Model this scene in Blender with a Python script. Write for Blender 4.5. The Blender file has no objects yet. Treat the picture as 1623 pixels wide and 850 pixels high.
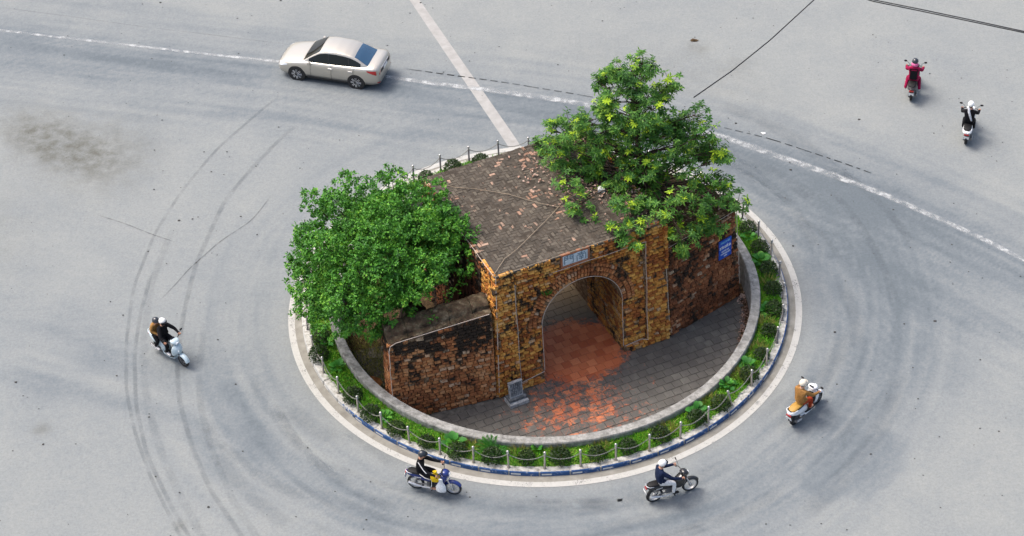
import bpy, bmesh, math, random
import numpy as np
from mathutils import Vector, Matrix, Euler
random.seed(7); np.random.seed(7)
R = math.radians
scene = bpy.context.scene
C = scene.collection
# ------------------------------------------------------------------ camera, sky, sun, exposure
cd = bpy.data.cameras.new('camera'); cam = bpy.data.objects.new('camera', cd); C.objects.link(cam)
cd.sensor_width = 36.0; cd.lens = 3286.9 / 1623 * 36; cd.clip_start = 0.5; cd.clip_end = 3000
cam.matrix_world = Matrix.Translation((-1.092, -55.117, 48.65)) @ (Matrix.Rotation(R(90 - 40.498), 4, 'X') @ Matrix.Rotation(R(-2.533), 4, 'Z'))
scene.camera = cam
SUN_EL, SUN_AZ = 60.0, 296.0            # azimuth clockwise from +Y (north): light comes from the far left, high and soft
world = bpy.data.worlds.new('World'); scene.world = world; world.use_nodes = True
wn = world.node_tree; wn.nodes.clear()
sky = wn.nodes.new('ShaderNodeTexSky'); sky.sky_type = 'NISHITA'; sky.sun_disc = False
sky.sun_elevation = R(SUN_EL); sky.sun_rotation = R(SUN_AZ); sky.air_density = 1.0; sky.dust_density = 6.0; sky.ozone_density = 0.6
bg = wn.nodes.new('ShaderNodeBackground'); bg.inputs[1].default_value = 0.15
wo = wn.nodes.new('ShaderNodeOutputWorld'); wn.links.new(sky.outputs[0], bg.inputs[0]); wn.links.new(bg.outputs[0], wo.inputs[0])
sl = bpy.data.lights.new('sun', 'SUN'); sl.energy = 1.15; sl.angle = R(20); sl.color = (1.0, 0.98, 0.955)
sun = bpy.data.objects.new('sun', sl); C.objects.link(sun)
sdir = Vector((math.sin(R(SUN_AZ)) * math.cos(R(SUN_EL)), math.cos(R(SUN_AZ)) * math.cos(R(SUN_EL)), math.sin(R(SUN_EL))))
sun.rotation_euler = sdir.to_track_quat('Z', 'Y').to_euler(); sun.location = sdir * 80
vs = scene.view_settings; vs.view_transform = 'Standard'; vs.look = 'None'; vs.gamma = 1.0; vs.use_curve_mapping = False
vs.exposure = 0.84
# ------------------------------------------------------------------ node helper and materials
class T:
    def __init__(s, name, rough=0.8, metal=0.0, spec=0.4):
        s.m = bpy.data.materials.new(name); s.m.use_nodes = True; s.t = s.m.node_tree
        s.b = s.t.nodes['Principled BSDF']; s.out = s.t.nodes['Material Output']
        s.b.inputs['Roughness'].default_value = rough; s.b.inputs['Metallic'].default_value = metal
        s.b.inputs['Specular IOR Level'].default_value = spec
    def put(s, sock, v):
        if v is None: return
        if hasattr(v, 'is_output'): s.t.links.new(v, sock)
        else:
            if sock.type == 'RGBA' and len(v) == 3: v = (*v, 1)
            sock.default_value = v
    def node(s, ty, ins=(), out=0, **pr):
        n = s.t.nodes.new(ty)
        for k, v in pr.items(): setattr(n, k, v)
        for k, v in (ins.items() if isinstance(ins, dict) else enumerate(ins)): s.put(n.inputs[k], v)
        return n.outputs[out]
    def pos(s): return s.node('ShaderNodeNewGeometry')
    def local(s): return s.node('ShaderNodeTexCoord', out='Object')
    def scl(s, v, k): return s.node('ShaderNodeVectorMath', (v, k), operation='MULTIPLY')
    def noise(s, scale, det=4, vec=None, rough=0.6, out=0): return s.node('ShaderNodeTexNoise', {'Vector': vec or s.pos(), 'Scale': scale, 'Detail': det, 'Roughness': rough}, out=out)
    def math(s, op, a, b=None, c=None, clamp=False): return s.node('ShaderNodeMath', [x for x in (a, b, c) if x is not None], operation=op, use_clamp=clamp)
    def rng(s, v, a, b, c=0.0, d=1.0): return s.node('ShaderNodeMapRange', (v, a, b, c, d))
    def mix(s, f, a, b, mode='MIX'):
        n = s.t.nodes.new('ShaderNodeMix'); n.data_type = 'RGBA'; n.blend_type = mode
        s.put(n.inputs[0], f); s.put(n.inputs[6], a); s.put(n.inputs[7], b); return n.outputs[2]
    def ramp(s, f, stops):
        n = s.t.nodes.new('ShaderNodeValToRGB'); s.put(n.inputs[0], f); e = n.color_ramp.elements
        while len(e) < len(stops): e.new(0.5)
        for x, (p, c) in zip(e, stops): x.position = p; x.color = (*c, 1)
        return n.outputs[0]
    def attr(s, name, out='Fac'): return s.node('ShaderNodeAttribute', attribute_name=name, out=out)
    def rand(s):    # one value for each object and each loose piece of a mesh
        a = s.node('ShaderNodeObjectInfo', out='Random'); b = s.node('ShaderNodeNewGeometry', out='Random Per Island')
        return s.math('FRACT', s.math('ADD', a, b))
    def rand2(s, r, k): return s.math('FRACT', s.math('MULTIPLY', r, k))
    def col(s, c): s.put(s.b.inputs['Base Color'], c); return s
    def set(s, **k):
        for n, v in k.items(): s.put(s.b.inputs[n.replace('_', ' ')], v)
        return s
    def bump(s, h, strength=0.4, dist=0.02):
        s.put(s.b.inputs['Normal'], s.node('ShaderNodeBump', {'Strength': strength, 'Distance': dist, 'Height': h})); return s
    def alpha(s, a): s.put(s.b.inputs['Alpha'], a); return s
M = {}
def plain(name, c, rough=0.6, metal=0.0, var=0.12, nscale=9.0, spec=0.4, coat=0.0, bump=0.0):
    t = T(name, rough, metal, spec); n = t.noise(nscale, 5, t.local())
    t.col(t.mix(t.rng(n, .3, .7), tuple(x * (1 - var) for x in c), tuple(min(1, x * (1 + var)) for x in c)))
    if coat: t.set(Coat_Weight=coat, Coat_Roughness=0.06)
    if bump: t.bump(t.noise(16, 4, t.local()), bump, .03)
    M[name] = t.m; return t
def road_material():
    t = T('road_asphalt', 0.88, spec=0.25)
    tone = t.attr('tone'); dirt = t.attr('dirt'); p = t.pos()
    n1 = t.noise(0.55, 6, p); n2 = t.noise(4.5, 6, p); n3 = t.noise(38, 4, p); n4 = t.noise(12, 5, p, .75)
    tn = t.math('ADD', tone, t.rng(n1, .3, .7, -.13, .13)); tn = t.math('ADD', tn, t.rng(n2, .3, .7, -.12, .12), clamp=True)
    base = t.ramp(tn, [(0.0, (.262, .277, .268)), (.35, (.212, .232, .237)), (.7, (.152, .176, .192)), (1.0, (.108, .132, .15))])
    base = t.mix(t.math('MULTIPLY', dirt, t.math('ADD', t.math('MULTIPLY', t.rng(t.noise(1.6, 7, p, .65), .32, .66), .75), t.rng(n3, .35, .7, 0, .25)), clamp=True), base, (.10, .10, .082))
    base = t.mix(t.rng(n3, .25, .75, .0, .40), base, (.115, .12, .12))
    base = t.mix(1.0, base, t.ramp(n4, [(.28, (.82,) * 3), (.5, (1.0,) * 3), (.74, (1.15,) * 3)]), 'MULTIPLY')
    speck = t.rng(t.noise(70, 1, p), .74, .79)
    base = t.mix(t.math('MULTIPLY', speck, .55), base, (.09, .09, .09))
    t.col(base); t.bump(t.math('ADD', n3, n4), .35, .008); M['road'] = t.m
road_material()
def paint_material(name, c, wear_lo, wear_hi, scale=22, edge=None):
    t = T(name, 0.75); p = t.pos(); n = t.noise(scale, 8, p, .75); n2 = t.noise(2.2, 3, p)
    a = t.rng(t.math('ADD', n, t.rng(n2, .3, .7, -.12, .12)), wear_lo, wear_hi)
    if edge: a = t.math('MULTIPLY', t.math('MULTIPLY_ADD', a, .62, t.rng(n2, .35, .65, .06, .34)), t.attr(edge))
    t.col(t.mix(t.rng(t.noise(9, 5, p), .3, .7), tuple(x * .86 for x in c), c)); t.alpha(a); M[name] = t.m
paint_material('white_ring_paint', (.43, .425, .395), .30, .42)
paint_material('worn_line_paint', (.48, .50, .50), .48, .62, 70, 'edge')
def mark_material(name, c, k, sc=3.0):
    t = T(name, .9, spec=.2); n = t.noise(sc, 5); t.col(c)
    t.alpha(t.math('MULTIPLY', t.math('MULTIPLY', t.attr('edge'), t.rng(n, .3, .62)), k)); M[name] = t.m
mark_material('tyre_mark', (.09, .105, .12), .22, 1.6); mark_material('faint_mark', (.10, .12, .14), .13, 1.2); mark_material('crack_mark', (.06, .06, .06), .5, 3.0); mark_material('slot_mark', (.02, .02, .02), 1.0, .4)
mark_material('dark_stain', (.09, .09, .075), .75, 5.0)
t = T('concrete_strip', .85); p = t.pos(); t.col(t.mix(t.rng(t.noise(3, 7, p), .3, .7), (.27, .265, .25), (.35, .345, .33))); t.bump(t.noise(60, 3, p), .3, .004); M['concrete_strip'] = t.m
t = T('gutter_concrete', .9); p = t.pos(); t.col(t.mix(t.rng(t.noise(2.5, 8, p), .3, .7), (.17, .16, .135), (.28, .27, .235))); t.bump(t.noise(50, 4, p), .4, .006); M['gutter'] = t.m
t = T('kerb_white', .8); p = t.pos(); n = t.noise(6, 8, p, .7); t.col(t.ramp(n, [(.30, (.10, .09, .07)), (.43, (.30, .29, .26)), (.55, (.46, .45, .42)), (.8, (.56, .55, .52))])); t.bump(n, .5, .02); M['kerb_white'] = t.m
t = T('kerb_blue', .6); p = t.pos(); n = t.noise(7, 7, p, .7)
fade = t.rng(t.node('ShaderNodeSeparateXYZ', (p,), out=0), -8.6, -6.4, .56, 0.0)
t.col(t.mix(t.rng(t.math('ADD', n, fade), .56, .66), t.mix(t.rng(n, .3, .6), (.012, .05, .15), (.022, .085, .24)), (.38, .38, .36))); M['kerb_blue'] = t.m
t = T('wall_concrete', .9); p = t.pos(); n = t.noise(5, 9, p, .7); n2 = t.noise(1.3, 4, p)
t.col(t.mix(t.rng(n2, .4, .65, 0, .5), t.ramp(n, [(.28, (.06, .06, .05)), (.45, (.21, .205, .19)), (.62, (.38, .375, .35)), (.8, (.50, .49, .46))]), (.20, .20, .185))); t.bump(t.noise(25, 6, p), .6, .015); M['wall_concrete'] = t.m
def brick_material(name, cols, black, stain_z=None, seed=0.0, gain=1.0):
    t = T(name, .93, spec=.2); p = t.node('ShaderNodeVectorMath', (t.pos(), (seed, seed * 2, 0)), operation='ADD')
    r = t.rand(); r2 = t.rand2(r, 17.31); n = t.noise(1.1, 5, p); nf = t.noise(14, 8, p, .7)
    c = t.ramp(t.math('ADD', t.math('MULTIPLY', r, .42), t.rng(n, .25, .75, 0, .6)), cols)
    c = t.mix(1.0, c, t.ramp(nf, [(.25, (.45,) * 3), (.5, (.95,) * 3), (.8, (1.25,) * 3)]), 'MULTIPLY')
    streak = t.noise(1.0, 6, t.scl(p, (1.9, 1.9, .75)), .65)
    f = t.math('ADD', streak, t.math('MULTIPLY', t.math('SUBTRACT', r2, .5), .22)); f = t.math('ADD', f, t.rng(t.noise(3.4, 4, p), .3, .7, -.09, .09))
    if stain_z:
        f = t.math('ADD', f, t.rng(t.node('ShaderNodeSeparateXYZ', (t.pos(),), out=2), stain_z[0], stain_z[1], 0, stain_z[2]))
    c = t.mix(t.rng(f, black, black + .11), c, (.034, .024, .017)); c = t.mix(t.math('MULTIPLY', t.rng(t.rand2(r, 41.7), .94, .96), t.rng(nf, .35, .6)), c, (.52, .38, .25))
    c = t.mix(t.rng(t.noise(3.3, 8, p, .75), .66, .76, 0, .4), c, (.42, .33, .23))
    t.col(c); t.bump(nf, .8, .02); M[name] = t.m
OCH = [(.05, (0.134, 0.044, 0.017)), (.28, (0.329, 0.104, 0.032)), (.46, (0.500, 0.189, 0.044)), (.62, (0.647, 0.311, 0.067)), (.80, (0.671, 0.378, 0.110)), (.97, (0.586, 0.305, 0.146))]
RED = [(.05, (0.112, 0.045, 0.022)), (.28, (0.258, 0.095, 0.039)), (.5, (0.403, 0.151, 0.056)), (.72, (0.515, 0.235, 0.095)), (.97, (0.650, 0.426, 0.258))]
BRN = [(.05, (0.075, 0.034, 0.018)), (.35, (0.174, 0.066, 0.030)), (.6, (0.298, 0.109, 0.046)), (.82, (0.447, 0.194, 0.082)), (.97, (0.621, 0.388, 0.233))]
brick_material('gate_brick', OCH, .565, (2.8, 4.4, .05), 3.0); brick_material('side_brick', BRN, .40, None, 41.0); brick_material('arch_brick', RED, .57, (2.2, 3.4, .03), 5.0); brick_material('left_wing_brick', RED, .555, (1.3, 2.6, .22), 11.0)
brick_material('right_wing_brick', BRN, .53, (1.4, 3.3, .06), 23.0)
t = T('mortar', .95, spec=.1); p = t.pos(); n = t.noise(9, 7, p, .7); t.col(t.ramp(n, [(.3, (.03, .022, .016)), (.47, (.13, .08, .045)), (.6, (.30, .21, .13)), (.75, (.42, .33, .23))])); t.bump(n, .8, .03); M['mortar'] = t.m
t = T('coping', .95, spec=.1); p = t.pos(); n = t.noise(4, 9, p, .7); n2 = t.noise(12, 6, p)
t.col(t.mix(t.rng(n2, .45, .7, 0, .6), t.ramp(n, [(.32, (.022, .018, .014)), (.48, (.085, .055, .036)), (.58, (.13, .10, .065)), (.72, (.30, .24, .17))]), (.05, .055, .03))); t.bump(n, 1, .05); M['coping'] = t.m
t = T('roof_dirt', .95, spec=.1); p = t.pos(); n = t.noise(3, 8, p, .7); t.col(t.ramp(n, [(.3, (.03, .025, .02)), (.5, (.06, .05, .04)), (.7, (.12, .10, .08))])); t.bump(n, .8, .02); M['roof_dirt'] = t.m
t = T('roof_paver', .93, spec=.2); p = t.pos(); r = t.rand(); n = t.noise(1.3, 5, p); nf = t.noise(18, 7, p, .7)
dark = t.ramp(t.math('ADD', t.math('MULTIPLY', t.rand2(r, 9.7), .34), t.math('ADD', t.math('MULTIPLY', nf, .32), t.math('MULTIPLY', t.noise(2.6, 5, p), .36))), [(.15, (.038, .033, .027)), (.5, (.084, .072, .058)), (.85, (.165, .143, .112))])
pk = t.rng(t.math('ADD', t.math('ADD', t.math('MULTIPLY', r, .55), t.rng(n, .3, .7, 0, .45)), t.rng(nf, .3, .7, -.07, .07)), .75, .83)
t.col(t.mix(pk, dark, t.mix(t.rand2(r, 31.3), (.30, .17, .115), (.42, .29, .215)))); t.bump(nf, .9, .02); M['roof_paver'] = t.m
t = T('floor_tile', .5, spec=.5); p = t.pos(); r = t.rand(); n = t.noise(.75, 4, p); nm = t.noise(3.2, 6, p, .7); nf = t.noise(25, 5, p)
ora = t.mix(t.rand2(r, 13.7), (.46, .10, .032), (.68, .215, .085)); gre = t.ramp(t.math('ADD', t.math('MULTIPLY', t.rand2(r, 5.3), .12), t.math('ADD', t.math('MULTIPLY', nm, .45), t.math('MULTIPLY', n, .35))), [(.2, (.05, .046, .042)), (.5, (.112, .106, .094)), (.8, (.25, .244, .20))])
d1 = t.node('ShaderNodeVectorMath', (t.scl(p, (1, 1.25, 0)), (.95, -2.2, 0)), operation='DISTANCE', out=1)
d2 = t.node('ShaderNodeVectorMath', (t.scl(p, (1, 1.2, 0)), (.8, -5.6, 0)), operation='DISTANCE', out=1)
deep = t.rng(t.node('ShaderNodeVectorMath', (p, (-.4003, .9164, 0)), operation='DOT_PRODUCT', out=1), -1.2, .6)
f = t.math('ADD', t.math('ADD', t.math('MULTIPLY', t.rand2(r, 7.9), .06), t.math('ADD', t.rng(nm, .3, .7, 0, .30), t.rng(t.noise(11, 7, p, .75), .3, .7, 0, .30))), t.math('ADD', t.rng(d1, 1.0, 2.4, .62, 0), t.rng(d2, .8, 3.9, .27, 0)))
c = t.mix(t.rng(f, .55, .68), gre, ora); c = t.mix(t.math('MULTIPLY', deep, .8), c, (.30, .215, .11))  # dusty tan deep in the passage, raised to paint in yellowish light
t.col(t.mix(t.rng(nf, .3, .8, 0, .25), c, (.06, .05, .04))); t.bump(nf, .4, .008); M['floor_tile'] = t.m
t = T('tile_joint', .95); p = t.pos(); t.col(t.mix(t.rng(t.noise(5, 5, p), .35, .65), (.06, .055, .047), (.16, .145, .12))); M['tile_joint'] = t.m
t = T('soil', .97, spec=.1); p = t.pos(); n = t.noise(7, 8, p, .7); t.col(t.ramp(n, [(.3, (.022, .016, .010)), (.5, (.075, .05, .028)), (.7, (.16, .11, .06))])); t.bump(n, 1, .05); M['soil'] = t.m
t = T('bed_soil', .97, spec=.1); p = t.pos(); n = t.noise(6, 7, p, .7); t.col(t.ramp(n, [(.3, (.03, .07, .012)), (.5, (.07, .15, .02)), (.7, (.20, .22, .05))])); M['bed_soil'] = t.m
def leaf_material(name, stops, trans=.25, patch=None, rough=.55):
    t = T(name, rough, spec=.35); r = t.rand(); n = t.noise(patch or 1.1, 4, t.pos())
    c = t.ramp(t.math('ADD', t.math('MULTIPLY', r, .55), t.rng(n, .3, .7, 0, .45)), stops)
    t.col(c); tr = t.node('ShaderNodeBsdfTranslucent', {'Color': t.mix(.5, c, (.25, .5, .04))})
    t.t.links.new(t.node('ShaderNodeMixShader', (trans, t.b.outputs[0], tr)), t.out.inputs[0]); M[name] = t.m
leaf_material('ficus_leaf', [(.05, (.010, .055, .007)), (.35, (.032, .145, .013)), (.7, (.09, .29, .022)), (.98, (.28, .50, .045))], .14)
leaf_material('whorl_leaf', [(.05, (.014, .06, .012)), (.4, (.04, .14, .02)), (.72, (.11, .25, .03)), (.95, (.26, .40, .045))])
leaf_material('new_leaf', [(.1, (.24, .42, .02)), (.9, (.50, .68, .03))], .35)
leaf_material('bush_leaf', [(.1, (.008, .018, .006)), (.6, (.024, .05, .012)), (.97, (.08, .13, .025))], .1)
leaf_material('bright_leaf', [(.1, (.018, .10, .014)), (.6, (.045, .22, .025)), (.97, (.16, .40, .04))])
leaf_material('grass_blade', [(.1, (.04, .18, .014)), (.45, (.10, .36, .02)), (.75, (.25, .48, .035)), (.97, (.52, .52, .10))], .2, .9)
leaf_material('dry_grass', [(.1, (.12, .11, .03)), (.6, (.28, .25, .07)), (.97, (.44, .38, .13))], .2)
leaf_material('litter_leaf', [(.1, (.12, .06, .04)), (.5, (.34, .20, .15)), (.9, (.60, .45, .38))], .1)
t = T('bark', .95, spec=.2); p = t.pos(); n = t.noise(6, 7, t.scl(p, (1, 1, .3)), .7); t.col(t.ramp(n, [(.3, (.025, .018, .013)), (.6, (.085, .06, .042)), (.8, (.15, .115, .085))])); t.bump(n, 1, .03); M['bark'] = t.m
t = T('root_bark', .95, spec=.2); p = t.pos(); n = t.noise(6, 7, t.scl(p, (1, 1, .3)), .7); t.col(t.ramp(n, [(.3, (.03, .014, .009)), (.6, (.10, .042, .024)), (.8, (.18, .09, .05))])); t.bump(n, 1, .03); M['root_bark'] = t.m
plain('rope_light', (.50, .41, .34), .6); plain('old_rope', (.30, .235, .165), .8); plain('steel', (.30, .265, .21), .4, .7); plain('dark_steel', (.13, .12, .115), .4, .7); plain('ball_steel', (.48, .47, .45), .3, .8); plain('chain_grey', (.24, .235, .21), .6, .2); plain('dash_white', (.60, .60, .57), .7)
plain('sign_blue', (.008, .07, .42), .4); plain('sign_light', (.25, .60, .85), .5); plain('sign_white', (.85, .87, .88), .5)
plain('plaque_stone', (.50, .58, .62), .7, var=.2, nscale=14); plain('plaque_ink', (.16, .22, .27), .7); plain('brick_frame', (.30, .12, .06), .9, var=.3)
t = T('stele_stone', .9); p = t.local(); n = t.noise(7, 8, p, .7); t.col(t.ramp(n, [(.3, (.035, .038, .04)), (.5, (.11, .12, .125)), (.72, (.33, .345, .35))])); t.bump(n, .6, .02); M['stele_stone'] = t.m
t = T('stele_light', .9); p = t.local(); n = t.noise(9, 8, p, .7); t.col(t.ramp(n, [(.3, (.12, .12, .12)), (.5, (.33, .34, .34)), (.72, (.60, .60, .58))])); M['stele_light'] = t.m
plain('cable_black', (.012, .012, .013), .6); plain('litter_white', (.78, .78, .76), .7); plain('pebble_dark', (.05, .048, .045), .9); plain('rock_orange', (.33, .13, .035), .95, var=.5, nscale=5)
# ------------------------------------------------------------------ mesh helpers
class MB:
    """collects shapes; build() links them as one mesh object"""
    def __init__(s): s.v = []; s.f = []; s.m = []
    def add(s, vs, fs, m=0):
        o = len(s.v); s.v += [tuple(v) for v in vs]; s.f += [tuple(i + o for i in f) for f in fs]; s.m += [m] * len(fs); return s
    def box(s, c, size, m=0, rot=None, taper=1.0):
        hx, hy, hz = size[0] / 2, size[1] / 2, size[2] / 2
        vs = [Vector((x * hx * (taper if z > 0 else 1), y * hy * (taper if z > 0 else 1), z * hz)) for z in (-1, 1) for x, y in ((-1, -1), (1, -1), (1, 1), (-1, 1))]
        if rot is not None: vs = [rot @ v for v in vs]
        c = Vector(c); return s.add([v + c for v in vs], [(3, 2, 1, 0), (4, 5, 6, 7), (0, 1, 5, 4), (1, 2, 6, 5), (2, 3, 7, 6), (3, 0, 4, 7)], m)
    def loft(s, rings, m=0, caps=True, closed=True):
        n = len(rings[0]); vs = [p for r in rings for p in r]; fs = []
        for i in range(len(rings) - 1):
            for j in range(n if closed else n - 1):
                k = (j + 1) % n; fs.append((i * n + j, i * n + k, (i + 1) * n + k, (i + 1) * n + j))
        if caps: fs += [tuple(range(n))[::-1], tuple((len(rings) - 1) * n + j for j in range(n))]
        return s.add(vs, fs, m)
    def tube(s, path, rad, seg=8, m=0, caps=True):
        path = [Vector(p) for p in path]; rs = rad if isinstance(rad, (list, tuple)) else [rad] * len(path); rings = []; up = None
        for i, p in enumerate(path):
            d = (path[min(i + 1, len(path) - 1)] - path[max(i - 1, 0)]).normalized()
            if up is None: up = Vector((0, 0, 1)) if abs(d.z) < .9 else Vector((1, 0, 0))
            a = d.cross(up).normalized() if d.cross(up).length > 1e-6 else d.orthogonal().normalized(); b = a.cross(d); up = b
            rings.append([p + (a * math.cos(2 * math.pi * k / seg) + b * math.sin(2 * math.pi * k / seg)) * rs[i] for k in range(seg)])
        return s.loft(rings, m, caps)
    def lathe(s, prof, seg=16, m=0, mat=None, caps=False):
        rings = [[Vector((r * math.cos(2 * math.pi * k / seg), r * math.sin(2 * math.pi * k / seg), z)) for k in range(seg)] for r, z in prof]
        if mat is not None: rings = [[mat @ p for p in r] for r in rings]
        return s.loft(rings, m, caps)
    def ball(s, c, r, m=0, seg=12, rings=8, mat=None):
        r = r if isinstance(r, (tuple, list)) else (r, r, r); c = Vector(c); vs = []
        for i in range(rings + 1):
            a = math.pi * i / rings
            for k in range(seg):
                b = 2 * math.pi * k / seg; q = Vector((r[0] * math.sin(a) * math.cos(b), r[1] * math.sin(a) * math.sin(b), r[2] * math.cos(a)))
                vs.append((mat @ q if mat is not None else q) + c)
        fs = [(i * seg + k, (i + 1) * seg + k, (i + 1) * seg + (k + 1) % seg, i * seg + (k + 1) % seg) for i in range(rings) for k in range(seg)]
        return s.add(vs, fs, m)
    def xf(s, mat): s.v = [tuple(mat @ Vector(v)) for v in s.v]; return s
    def mesh(s, name, mats, smooth=False):
        me = bpy.data.meshes.new(name); me.from_pydata(s.v, [], s.f)
        for m in (mats if isinstance(mats, (list, tuple)) else [mats]): me.materials.append(M[m] if isinstance(m, str) else m)
        me.polygons.foreach_set('material_index', s.m)
        if smooth: me.polygons.foreach_set('use_smooth', [True] * len(s.f))
        me.update(); return me
    def build(s, name, mats, parent=None, smooth=False, loc=None):
        if smooth:
            bm = bmesh.new(); me = s.mesh(name, mats, True); bm.from_mesh(me); bmesh.ops.remove_doubles(bm, verts=bm.verts, dist=1e-5); bmesh.ops.recalc_face_normals(bm, faces=bm.faces); bm.to_mesh(me); bm.free()
            try: me.set_sharp_from_angle(angle=R(smooth if isinstance(smooth, (int, float)) and smooth > 1 else 42))
            except Exception: pass
        else: me = s.mesh(name, mats)
        return link(name, me, parent, loc)
def link(name, me, parent=None, loc=None):
    o = bpy.data.objects.new(name, me); C.objects.link(o)
    if parent is not None: o.parent = parent
    if loc is not None: o.location = loc
    return o
def tag(o, label=None, cat=None, group=None, kind=None):
    for k, v in (('label', label), ('category', cat), ('group', group), ('kind', kind)):
        if v: o[k] = v
    return o
def thing(name, label, cat, loc=(0, 0, 0), rz=0.0, group=None):
    o = link(name, None); o.location = loc; o.rotation_euler = (0, 0, rz); o.empty_display_size = .2
    return tag(o, label, cat, group)
def npmesh(name, verts, faces, mats, smooth=False, midx=None, attrs=None):
    """big meshes from numpy arrays; faces (n,3) or (n,4)"""
    me = bpy.data.meshes.new(name); verts = np.asarray(verts, np.float32); faces = np.asarray(faces, np.int32); n, k = faces.shape
    me.vertices.add(len(verts)); me.vertices.foreach_set('co', verts.ravel()); me.loops.add(n * k); me.loops.foreach_set('vertex_index', faces.ravel())
    me.polygons.add(n); me.polygons.foreach_set('loop_start', np.arange(0, n * k, k, dtype=np.int32))
    for m in (mats if isinstance(mats, (list, tuple)) else [mats]): me.materials.append(M[m])
    if midx is not None: me.polygons.foreach_set('material_index', np.asarray(midx, np.int32))
    me.polygons.foreach_set('use_smooth', np.full(n, bool(smooth)))
    for a, val in (attrs or {}).items():
        at = me.attributes.new(a, 'FLOAT', 'POINT'); at.data.foreach_set('value', np.asarray(val, np.float32))
    me.update(calc_edges=True); me.validate(); return me
def leaves(centers, dirs, normals, length, width, fold=.12, rng=None):
    """folded rhombus leaves: numpy arrays of base points, pointing directions and face normals; returns verts, quads"""
    c = np.asarray(centers); d = dirs / np.linalg.norm(dirs, axis=1, keepdims=True)
    s = np.cross(d, normals); s /= np.linalg.norm(s, axis=1, keepdims=True) + 1e-9; nn = np.cross(s, d)
    L = np.asarray(length).reshape(-1, 1); Wd = np.asarray(width).reshape(-1, 1)
    mid = c + d * L * .5
    v = np.stack([c, mid + s * Wd + nn * Wd * fold, c + d * L - nn * L * .08, mid - s * Wd + nn * Wd * fold], 1).reshape(-1, 3)
    f = np.arange(len(c) * 4).reshape(-1, 4); return v, f
def unit(n): 
    a = np.random.normal(size=(n, 3)); return a / np.linalg.norm(a, axis=1, keepdims=True)
def strip(name, pts, w, mat, z, parent=None, soft=True, dashes=None):
    """flat ribbon on the road along pts; attribute edge = 1 inside, 0 at the rims"""
    P = [Vector((x, y, z)) for x, y in pts]
    dense = []
    for a, b in zip(P, P[1:]):
        n = max(1, int((b - a).length / .15)); dense += [a.lerp(b, i / n) for i in range(n)]
    dense.append(P[-1]); ring = np.array([tuple(q) for q in dense])
    if len(pts) > 2:
        for _ in range(12): ring[1:-1] = (ring[:-2] + 2 * ring[1:-1] + ring[2:]) / 4
    d = np.gradient(ring, axis=0); d /= np.linalg.norm(d, axis=1, keepdims=True); s = np.stack([-d[:, 1], d[:, 0], d[:, 2] * 0], 1)
    W = w if np.isscalar(w) else np.interp(np.linspace(0, 1, len(ring)), np.linspace(0, 1, len(w)), w)[:, None]
    offs = [-.5, -.25, .25, .5] if soft else [-.5, .5]; ed = [0, 1, 1, 0] if soft else [1, 1]
    V = np.stack([ring + s * W * o for o in offs], 1); n, k = len(ring), len(offs); taper = np.clip(np.minimum(np.arange(n), n - 1 - np.arange(n)) / 4, 0, 1) if soft else np.ones(n)
    A = np.repeat(np.array(ed)[None], n, 0) * taper[:, None]; idx = np.arange(n * k).reshape(n, k)
    F = np.stack([idx[:-1, :-1], idx[:-1, 1:], idx[1:, 1:], idx[1:, :-1]], -1)
    if dashes:
        L = np.cumsum(np.r_[0, np.linalg.norm(np.diff(ring, axis=0), axis=1)]); keep = ((L[:-1] % dashes[0]) < dashes[1]); F = F[keep]
    me = npmesh(name, V.reshape(-1, 3), F.reshape(-1, 4), mat, attrs={'edge': A.ravel()}); return link(name, me, parent)
def annulus(name, prof, mats, midx=None, seg=240, a0=0, a1=360, parent=None, smooth=False, wob=0):
    """ring solid: profile of (r, z) swept about the origin"""
    full = abs(a1 - a0) >= 360; n = seg if full else seg + 1; V = []; rr = random.Random(5)
    for k in range(n):
        a = R(a0 + (a1 - a0) * k / seg)
        for r, z in prof: V.append((r * math.cos(a), r * math.sin(a), z + wob * (rr.random() - .5)))
    k = len(prof); F = []; mi = []
    for i in range(seg):
        for j in range(k - 1):
            b = (i + 1) % n; F.append((i * k + j, b * k + j, b * k + j + 1, i * k + j + 1)); mi.append(midx[j] if midx else 0)
    return link(name, npmesh(name, V, F, mats, smooth, mi), parent)
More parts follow.
